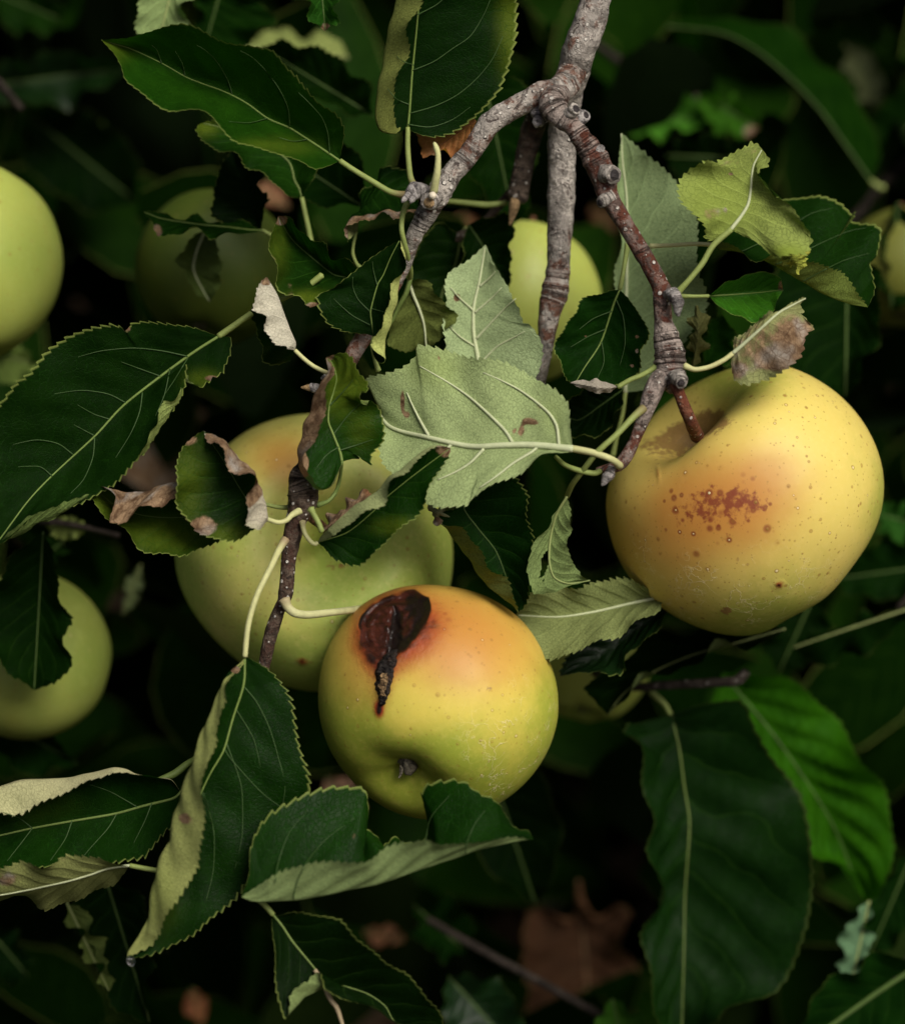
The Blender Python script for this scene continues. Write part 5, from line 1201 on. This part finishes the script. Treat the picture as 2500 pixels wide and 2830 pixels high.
tube('stem', [(905, 1470, 26, 11), (892, 1455, 12, 12), (872, 1440, 0, 13), (850, 1425, -6, 12), (836, 1415, -9, 12)], STEM, A2, nseg=12, attrs={'lent': [(0, .2), (1, .2)], 'red': [(0, .5), (1, .5)]})


def plain_apple(label, x, y, d, R, axis, mat, **kw):
    o, to, fr, oo = apple(label, x, y, d, R, axis, mat, nt=70, nphi=90, **kw)
    a = fr[0]
    px = pxsize(d)
    w = []
    for s_, r_ in ((.40, .030), (.62, .026), (.86, .028), (1.06, .034)):
        v = to(a * s_ + np.array([.04 * s_, .05 * s_, 0]))
        rel = v - CAM; z = rel @ FWD
        w.append((rel @ RGT * D0 / z / K + 1250, 1415 - rel @ UPV * D0 / z / K, (z - D0) * 1000, R * r_))
    tube('stem', w, STEM, o, nseg=9, ns=14)
    calyx(o, to, fr, R, d, depth=.72)
    return o


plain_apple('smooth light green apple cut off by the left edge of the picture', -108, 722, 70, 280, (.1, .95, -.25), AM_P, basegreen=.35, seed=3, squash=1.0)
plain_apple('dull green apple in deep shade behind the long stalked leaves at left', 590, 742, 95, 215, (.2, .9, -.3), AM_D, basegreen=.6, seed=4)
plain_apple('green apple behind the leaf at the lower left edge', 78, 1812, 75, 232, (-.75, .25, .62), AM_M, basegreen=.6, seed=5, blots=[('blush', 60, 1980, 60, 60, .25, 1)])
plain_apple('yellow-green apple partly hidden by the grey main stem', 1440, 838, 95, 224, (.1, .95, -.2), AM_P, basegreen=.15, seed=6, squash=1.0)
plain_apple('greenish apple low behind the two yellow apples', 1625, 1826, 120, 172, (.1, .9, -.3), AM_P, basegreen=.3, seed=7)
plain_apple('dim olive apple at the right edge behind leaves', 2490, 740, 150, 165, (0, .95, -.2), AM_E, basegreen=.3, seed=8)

# drop of water on the leaf tip
t = NT('water')
gl = t.n('ShaderNodeBsdfGlass'); gl.inputs['IOR'].default_value = 1.33; gl.inputs['Roughness'].default_value = 0
WATER = t.done(gl.outputs[0])
wd_ = tube('water_drop', [(360, 2642, -33, 5), (361, 2650, -34, 11), (363, 2660, -34, 12), (364, 2668, -34, 7)], WATER, None, nseg=14, ns=14)
tag(wd_, 'clear water drop hanging from the tip of the long folded leaf', 'water drop')


# ================================================================== shoots behind, out of focus
def shoot(label, x, y, d):
    return empty('leafy_shoot', P(x, y, d), label, 'shoot', 'shoots behind the branch')


def bleaf(par, base, tip, left, right, d, dm=None, top=TOPL, under=UND, face='top', lab=None, pet=None, bend=None, **kw):
    b, tp = base, tip
    m = bend or [((b[0] * 2 + tp[0]) / 3, (b[1] * 2 + tp[1]) / 3), ((b[0] + 2 * tp[0]) / 3, (b[1] + 2 * tp[1]) / 3)]
    dm = d + 5 if dm is None else dm
    kw.setdefault('rimv', .12); kw.setdefault('spec', .012); kw.setdefault('teeth', 22); kw.setdefault('tooth', 6); kw.setdefault('rib_r', (4, 2))
    kw.setdefault('wob', 2.2); kw.setdefault('rib_mat', RIB_DRK if face == 'top' else RIB_OLV)
    return leaf(par, [([b] + left + [tp], d, d, d), ([b] + m + [tp], dm, dm, dm), ([b] + right + [tp], d, d, d)], 1, face=face, top=top, under=under, nv=18,
                petiole=([b] + pet) if pet else None, pet_r=(8, 10), label=lab, **kw)


sh = shoot('leafy shoot with the two largest blurred green leaves at lower right', 2032, 1882, 62)
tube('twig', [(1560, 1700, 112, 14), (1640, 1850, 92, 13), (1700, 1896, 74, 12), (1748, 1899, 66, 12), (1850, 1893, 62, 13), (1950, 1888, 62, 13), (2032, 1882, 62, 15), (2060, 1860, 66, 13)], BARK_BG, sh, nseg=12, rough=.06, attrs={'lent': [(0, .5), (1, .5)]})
bleaf(sh, (1852, 1975), (1880, 2870), [(1740, 2010), (1725, 2030), (1762, 2072), (1790, 2162), (1804, 2259), (1783, 2342), (1804, 2453), (1818, 2591), (1790, 2737), (1824, 2827)], [(1942, 1946), (2046, 1941), (2081, 2003), (2150, 2141), (2219, 2245), (2247, 2370), (2226, 2557), (2150, 2723), (2046, 2790)], 62, 72,
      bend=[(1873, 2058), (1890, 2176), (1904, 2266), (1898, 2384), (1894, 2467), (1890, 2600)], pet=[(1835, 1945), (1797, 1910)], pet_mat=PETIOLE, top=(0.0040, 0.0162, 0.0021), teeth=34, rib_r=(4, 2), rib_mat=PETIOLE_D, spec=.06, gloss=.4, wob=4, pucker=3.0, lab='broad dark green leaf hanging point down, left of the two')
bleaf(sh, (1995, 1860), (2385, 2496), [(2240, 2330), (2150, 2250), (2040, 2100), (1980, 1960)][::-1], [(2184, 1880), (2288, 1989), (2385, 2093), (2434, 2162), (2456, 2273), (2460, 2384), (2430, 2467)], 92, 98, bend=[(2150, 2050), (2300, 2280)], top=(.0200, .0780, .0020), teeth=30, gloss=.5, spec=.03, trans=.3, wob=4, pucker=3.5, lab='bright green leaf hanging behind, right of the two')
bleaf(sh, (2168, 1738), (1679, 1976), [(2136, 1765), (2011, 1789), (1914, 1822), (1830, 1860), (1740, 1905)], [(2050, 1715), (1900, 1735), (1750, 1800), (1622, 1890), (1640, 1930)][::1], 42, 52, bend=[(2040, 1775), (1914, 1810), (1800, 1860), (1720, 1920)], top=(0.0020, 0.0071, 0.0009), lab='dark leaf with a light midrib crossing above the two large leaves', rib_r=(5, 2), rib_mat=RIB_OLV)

sh = shoot('leafy shoot with large curved leaves in the blurred upper right', 2500, 470, 120)
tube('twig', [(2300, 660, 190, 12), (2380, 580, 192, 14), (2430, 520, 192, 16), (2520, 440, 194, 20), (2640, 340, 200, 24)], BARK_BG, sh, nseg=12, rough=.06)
bleaf(sh, (2405, 500), (1835, 72), [(2339, 414), (2274, 322), (2190, 240), (2090, 165), (1990, 110), (1900, 80)], [(2430, 420), (2362, 280), (2324, 212), (2249, 138), (2124, 72), (1999, 46), (1900, 52)], 185, 172, bend=[(2330, 395), (2262, 300), (2180, 215), (2090, 140), (1990, 90)], pet=[(2425, 515), (2440, 520)], top=(0.0052, 0.0212, 0.0017), gloss=.4, trans=.28, lab='long arching leaf with a lit upper edge')
bleaf(sh, (2412, 500), (2640, 150), [(2380, 430), (2390, 340), (2470, 250), (2560, 180)], [(2480, 470), (2580, 400), (2650, 280)], 200, 208, top=(0.0034, 0.0127, 0.0013), lab='dark green leaf against the right edge')
bleaf(sh, (2350, 600), (2130, 720), [(2270, 570), (2180, 600), (2140, 660)], [(2330, 690), (2250, 760), (2170, 760)], 190, 196, top=(0.0023, 0.0085, 0.0009), lab='dim leaf behind the folded one')
bleaf(sh, (2340, 690), (2335, 1098), [(2180, 720), (2110, 830), (2120, 950), (2220, 1050)], [(2420, 760), (2430, 880), (2390, 1010)], 78, 86, top=(0.0029, 0.0112, 0.0013), lab='wide dark leaf above the large yellow apple', rib_r=(5, 4), pet=[(2330, 640), (2340, 600)])
bleaf(sh, (2480, 560), (2460, 860), [(2450, 620), (2440, 720), (2450, 810)], [(2560, 640), (2570, 740), (2520, 830)], 130, 134, top=(0.0034, 0.0127, 0.0014), lab='leaf hanging in front of the dim apple at the right edge')
bleaf(sh, (2330, 120), (2430, 330), [(2340, 190), (2380, 270)], [(2400, 150), (2440, 230)], 230, 232, top=(0.0330, 0.0576, 0.0100), under=(0.215, 0.247, 0.111), face='under', lab='small pale spot of leaf in the upper right')

bleaf(sh, (2480, 60), (2330, 190), [(2440, 40), (2360, 90)], [(2460, 150), (2380, 190)], 260, 262, top=(0.0350, 0.0850, 0.0120), teeth=10, lab='soft lit leaf far back near the top right corner')  # lit look put into a brighter leaf colour
bleaf(sh, (2300, 10), (2440, 110), [(2330, 90), (2390, 120)], [(2350, 0), (2420, 40)], 240, 242, top=(0.0200, 0.0600, 0.0080), teeth=10, lab='soft dim leaf far back at the top edge')
bleaf(sh, (2500, 230), (2420, 420), [(2440, 260), (2410, 340)], [(2500, 320), (2460, 400)], 220, 222, top=(0.0061, 0.0196, 0.0021), teeth=10, lab='soft dark leaf far back at the right edge')
sh = shoot('leafy shoot with sunlit pale green leaves behind the fork of the branch', 1760, 200, 190)
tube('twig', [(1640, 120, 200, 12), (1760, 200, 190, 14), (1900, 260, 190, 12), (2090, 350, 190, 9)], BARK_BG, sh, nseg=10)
bleaf(sh, (1700, 330), (1960, 330), [(1720, 230), (1800, 215), (1900, 260)], [(1740, 380), (1830, 370), (1900, 360)], 185, 190, top=(0.0600, 0.1700, 0.0200), trans=.4, gloss=.6, lab='bright lit leaf in the gap right of the fork')  # light on this leaf is carried by its bright colour
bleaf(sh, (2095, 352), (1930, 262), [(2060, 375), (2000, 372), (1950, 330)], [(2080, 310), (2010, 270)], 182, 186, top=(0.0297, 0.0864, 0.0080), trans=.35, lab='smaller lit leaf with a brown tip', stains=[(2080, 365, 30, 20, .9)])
bleaf(sh, (1680, 280), (1560, 420), [(1640, 330), (1590, 400)], [(1690, 360), (1650, 420)], 230, 234, top=(0.2700, 0.1425, 0.0750), under=(0.360, 0.200, 0.100), gloss=.8, spec=.1, lab='tan leaf standing in for ground behind the red-brown limb')  # stands in for a tan patch of ground in the gap
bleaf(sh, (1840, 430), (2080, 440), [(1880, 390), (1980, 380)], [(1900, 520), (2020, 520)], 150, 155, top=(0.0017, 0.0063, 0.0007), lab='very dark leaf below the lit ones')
bleaf(sh, (1340, 230), (1420, 620), [(1310, 300), (1300, 450), (1350, 560)], [(1420, 220), (1480, 300), (1470, 480), (1450, 580)], 60, 64, top=(0.0040, 0.0148, 0.0014), lab='dim leaf hanging behind the left limb')
bleaf(sh, (1280, 590), (1290, 690), [(1240, 620), (1250, 670)], [(1330, 620), (1330, 670)], 240, 240, top=(0.2700, 0.1425, 0.0750), under=(0.360, 0.200, 0.100), gloss=.8, spec=.1, lab='tan leaf standing in for ground glimpsed under the left limb')  # leaf added in place of a bit of tan ground
bleaf(sh, (1640, 560), (1690, 660), [(1630, 600)], [(1700, 600)], 240, 240, top=(0.2600, 0.1500, 0.0800), under=(0.300, 0.170, 0.100), gloss=.8, spec=.1, teeth=8, lab='tan leaf standing in for ground glimpsed behind the tall pale leaf')  # leaf shape in place of tan ground far behind

sh = shoot('leafy shoot along the top left edge, with a pale leaf and a small green one', 700, -120, 40)
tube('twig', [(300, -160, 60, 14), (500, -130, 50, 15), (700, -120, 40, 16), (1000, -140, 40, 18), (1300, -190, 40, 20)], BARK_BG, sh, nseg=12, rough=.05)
bleaf(sh, (500, -130), (430, 150), [(400, -60), (384, 20), (385, 86), (400, 130)], [(540, -60), (520, 20), (500, 90), (470, 130)], 34, 38, face='under', under=(0.189, 0.257, 0.096), lab='pale leaf underside hanging from the top edge')
bleaf(sh, (880, -115), (899, 86), [(800, -70), (836, 0), (860, 45), (886, 70)], [(960, -60), (940, -10), (928, 45), (908, 76)], 6, 10, top=(0.0145, 0.0504, 0.0060), stains=[(900, 76, 14, 14, .9)], lab='small green leaf tip pointing down at the top edge', gloss=.35)
bleaf(sh, (650, 130), (965, 160), [(720, 160), (820, 165), (900, 200)], [(720, 95), (820, 92), (930, 110)], 150, 146, face='under', under=(0.189, 0.228, 0.067), lab='blurred yellowish leaf underside behind the long leaf')
bleaf(sh, (620, -60), (560, 150), [(560, 0), (545, 80)], [(700, 0), (760, 60), (660, 120)], 80, 84, top=(0.0040, 0.0156, 0.0014), lab='dim green leaf below the top edge')
bleaf(sh, (1030, 320), (720, 130), [(940, 300), (820, 260), (740, 190)], [(1010, 230), (920, 160), (820, 120)], 70, 76, top=(0.0029, 0.0106, 0.0010), lab='dark leaf with a light midrib behind the tip of the long leaf')
bleaf(sh, (1000, 570), (640, 330), [(880, 560), (760, 480), (660, 400)], [(1010, 480), (930, 380), (800, 320)], 44, 50, top=(0.0034, 0.0134, 0.0014), lab='dark leaf under the long leaf, right of its folded neighbour')
bleaf(sh, (700, 520), (800, 575), [(730, 560)], [(760, 505)], 210, 210, top=(0.3000, 0.1575, 0.0900), under=(0.400, 0.220, 0.130), gloss=.8, spec=.1, teeth=8, lab='tan leaf standing in for ground in the gap under the bright leaf')  # added leaf in place of ground showing through the gap

sh = shoot('leafy shoot with broad dim leaves in the dark upper left corner', -40, 200, 110)
tube('twig', [(-250, 100, 120, 14), (-40, 200, 110, 14), (60, 300, 115, 10)], BARK_BG, sh, nseg=10)
bleaf(sh, (-60, 240), (350, 190), [(40, 285), (180, 285), (290, 240)], [(40, 170), (180, 150), (290, 160)], 175, 184, top=(0.0034, 0.0127, 0.0021), gloss=.35, spec=.25, lab='dim leaf with a curved bluish sheen')
bleaf(sh, (-60, -40), (180, 60), [(20, 70), (110, 90)], [(40, -60), (130, -20)], 180, 184, top=(0.0046, 0.0158, 0.0017), lab='dim leaf in the very corner')
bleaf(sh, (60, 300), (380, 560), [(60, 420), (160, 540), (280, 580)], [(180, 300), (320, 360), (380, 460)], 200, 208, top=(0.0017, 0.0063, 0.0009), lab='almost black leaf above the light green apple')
bleaf(sh, (-80, 960), (110, 1010), [(-10, 1050), (60, 1050)], [(0, 965), (70, 970)], 120, 122, face='under', under=(0.224, 0.323, 0.074), lab='pale blurred leaf just under the light green apple')

sh = shoot('leafy shoot with drooping dim leaves at the lower left', 60, 1430, 60)
tube('twig', [(-120, 1380, 70, 12), (60, 1430, 62, 13), (200, 1450, 64, 9), (330, 1480, 70, 7)], BARK_BG, sh, nseg=10)
bleaf(sh, (120, 1470), (95, 1908), [(20, 1560), (-40, 1680), (-20, 1800), (40, 1860)], [(150, 1560), (172, 1640), (172, 1723), (196, 1800), (188, 1850), (140, 1885)], 30, 36, top=(0.0034, 0.0127, 0.0013), lab='dark leaf covering half of the lower left apple')
bleaf(sh, (125, 1445), (245, 1460), [(150, 1480), (200, 1490)], [(150, 1430), (210, 1432)], 66, 66, face='under', under=(0.206, 0.257, 0.067), teeth=8, lab='small pale blurred leaf above the lower left apple')
bleaf(sh, (180, 1490), (90, 1570), [(130, 1490), (95, 1530)], [(170, 1540), (130, 1575)], 90, 92, top=(0.0057, 0.0176, 0.0021), teeth=8, lab='small dim hanging leaf')
bleaf(sh, (390, 1560), (340, 1700), [(350, 1610)], [(390, 1640)], 120, 120, face='under', under=(0.172, 0.218, 0.089), teeth=8, lab='faint grey leaf in the dark left of the peach-flushed apple')
bleaf(sh, (-60, 1960), (215, 2110), [(20, 2110), (120, 2140)], [(20, 1960), (120, 2000)], 90, 96, top=(0.0040, 0.0158, 0.0017), lab='dim green leaf under the lower left apple')
bleaf(sh, (290, 2420), (414, 2826), [(200, 2500), (240, 2608), (299, 2733), (330, 2800)], [(380, 2470), (400, 2560), (404, 2680), (410, 2760)], 42, 48, top=(0.0029, 0.0112, 0.0017), lab='dim leaf hanging at the bottom left')
bleaf(sh, (185, 2495), (302, 2740), [(190, 2530), (245, 2640)], [(240, 2530), (290, 2640), (308, 2700)], 38, 40, face='under', under=(0.112, 0.152, 0.037), teeth=10, lab='olive turned-up margin of a leaf at the bottom left')
bleaf(sh, (-40, 2560), (80, 2700), [(-20, 2680), (30, 2720)], [(20, 2570), (70, 2630)], 110, 112, top=(0.0023, 0.0091, 0.0017), lab='faint leaf at the bottom left edge')

sh = shoot('shoot of leaves in the dark bottom middle with a dry brown leaf hanging on it', 1380, 2650, 120)
tube('twig', [(1180, 2540, 120, 10), (1368, 2647, 112, 12), (1540, 2740, 106, 12), (1700, 2830, 104, 13), (1860, 2930, 104, 14)], BARK_BG, sh, nseg=12, rough=.06)
bleaf(sh, (1596, 2432), (1640, 2900), [(1580, 2540), (1450, 2560), (1440, 2640), (1470, 2760), (1480, 2860)], [(1640, 2540), (1720, 2520), (1735, 2650), (1740, 2800)], 200, 208, top=(.070, .036, .019), under=(0.200, 0.100, 0.050), gloss=.8, spec=.1, wob=4, pucker=2, teeth=12, tooth=10, rib_mat=SCAR, lab='large dry brown leaf at the bottom')
bleaf(sh, (1000, 2570), (1120, 2600), [(1040, 2612)], [(1080, 2560)], 200, 200, top=(0.2200, 0.1100, 0.0600), under=(0.220, 0.110, 0.060), gloss=.8, spec=.1, teeth=8, lab='small dry brown leaf behind the nearly black leaf')
bleaf(sh, (900, 2150), (1010, 2240), [(900, 2200)], [(980, 2160)], 160, 160, top=(0.3000, 0.1875, 0.1275), under=(0.400, 0.250, 0.170), gloss=.8, spec=.1, teeth=8, lab='tan leaf standing in for ground under the front apple')  # leaf put where tan ground shows below the apple
bleaf(sh, (530, 2730), (560, 2830), [(510, 2790)], [(570, 2770)], 200, 200, top=(0.2400, 0.1000, 0.0500), under=(0.240, 0.100, 0.050), gloss=.8, spec=.1, teeth=8, lab='small reddish dead leaf at the bottom left of the nearly black leaf')
bleaf(sh, (1240, 2700), (1420, 2900), [(1220, 2800), (1300, 2880)], [(1340, 2700), (1430, 2780)], 100, 106, top=(0.0034, 0.0148, 0.0028), gloss=.35, spec=.3, lab='dim bluish leaf at the bottom edge')
bleaf(sh, (1140, 2500), (1290, 2630), [(1160, 2600), (1230, 2650)], [(1240, 2490), (1300, 2550)], 130, 136, top=(0.0034, 0.0141, 0.0014), lab='dim green leaf right of the nearly black leaf')
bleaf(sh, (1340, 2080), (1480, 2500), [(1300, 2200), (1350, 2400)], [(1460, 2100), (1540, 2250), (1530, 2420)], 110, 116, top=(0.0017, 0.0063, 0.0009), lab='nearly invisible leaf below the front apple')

sh = shoot('leafy shoot filling the bottom right corner', 2520, 2640, 70)
tube('twig', [(2700, 2500, 80, 14), (2520, 2640, 74, 12), (2470, 2710, 70, 8)], BARK_BG, sh, nseg=10)
bleaf(sh, (2540, 2665), (2200, 2900), [(2440, 2640), (2310, 2700), (2220, 2800)], [(2540, 2800), (2420, 2890), (2300, 2930)], 62, 70, bend=[(2420, 2745), (2300, 2830)], top=(0.0034, 0.0156, 0.0017), lab='corner leaf with a light midrib', rib_r=(11, 7))
bleaf(sh, (2400, 2490), (2345, 2740), [(2340, 2560), (2320, 2650)], [(2400, 2600), (2370, 2700)], 80, 82, face='under', under=(0.103, 0.190, 0.096), teeth=10, lab='pale bluish blurred leaf above the corner leaf')
bleaf(sh, (2520, 2360), (2400, 2640), [(2430, 2440), (2390, 2540)], [(2540, 2480), (2480, 2600)], 100, 104, top=(0.0034, 0.0141, 0.0017), lab='dim leaf on the right edge above the corner')
bleaf(sh, (1690, 2760), (1740, 2960), [(1650, 2830)], [(1780, 2830)], 90, 92, top=(0.0297, 0.0792, 0.0100), teeth=10, lab='small lit leaf low between the brown leaf and the broad dark leaf')  # brighter colour makes this leaf look lit

sh = shoot('leafy shoot with slender leaves on the right edge below the large yellow apple', 2560, 1600, 100)
tube('twig', [(2700, 1500, 110, 12), (2560, 1600, 100, 12), (2480, 1680, 100, 8)], BARK_BG, sh, nseg=10)
bleaf(sh, (2540, 1672), (2190, 1790), [(2440, 1700), (2300, 1740)], [(2450, 1760), (2310, 1830), (2230, 1820)], 90, 84, bend=[(2420, 1712), (2300, 1752)], top=(0.0029, 0.0106, 0.0014), rib_r=(5, 2), rib_mat=RIB_OLV, lab='slender leaf with a bright midrib')
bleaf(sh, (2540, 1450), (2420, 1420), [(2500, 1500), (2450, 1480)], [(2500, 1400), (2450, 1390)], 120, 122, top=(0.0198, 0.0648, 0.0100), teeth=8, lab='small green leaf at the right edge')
bleaf(sh, (2600, 1560), (2300, 1600), [(2500, 1640), (2380, 1650)], [(2500, 1500), (2380, 1520)], 120, 124, top=(0.0029, 0.0120, 0.0014), lab='dim leaf right of the large yellow apple')
bleaf(sh, (2250, 1640), (2150, 1860), [(2150, 1700), (2110, 1790)], [(2290, 1740), (2230, 1830)], 110, 112, top=(0.0023, 0.0085, 0.0010), lab='dark leaf just below the large yellow apple')
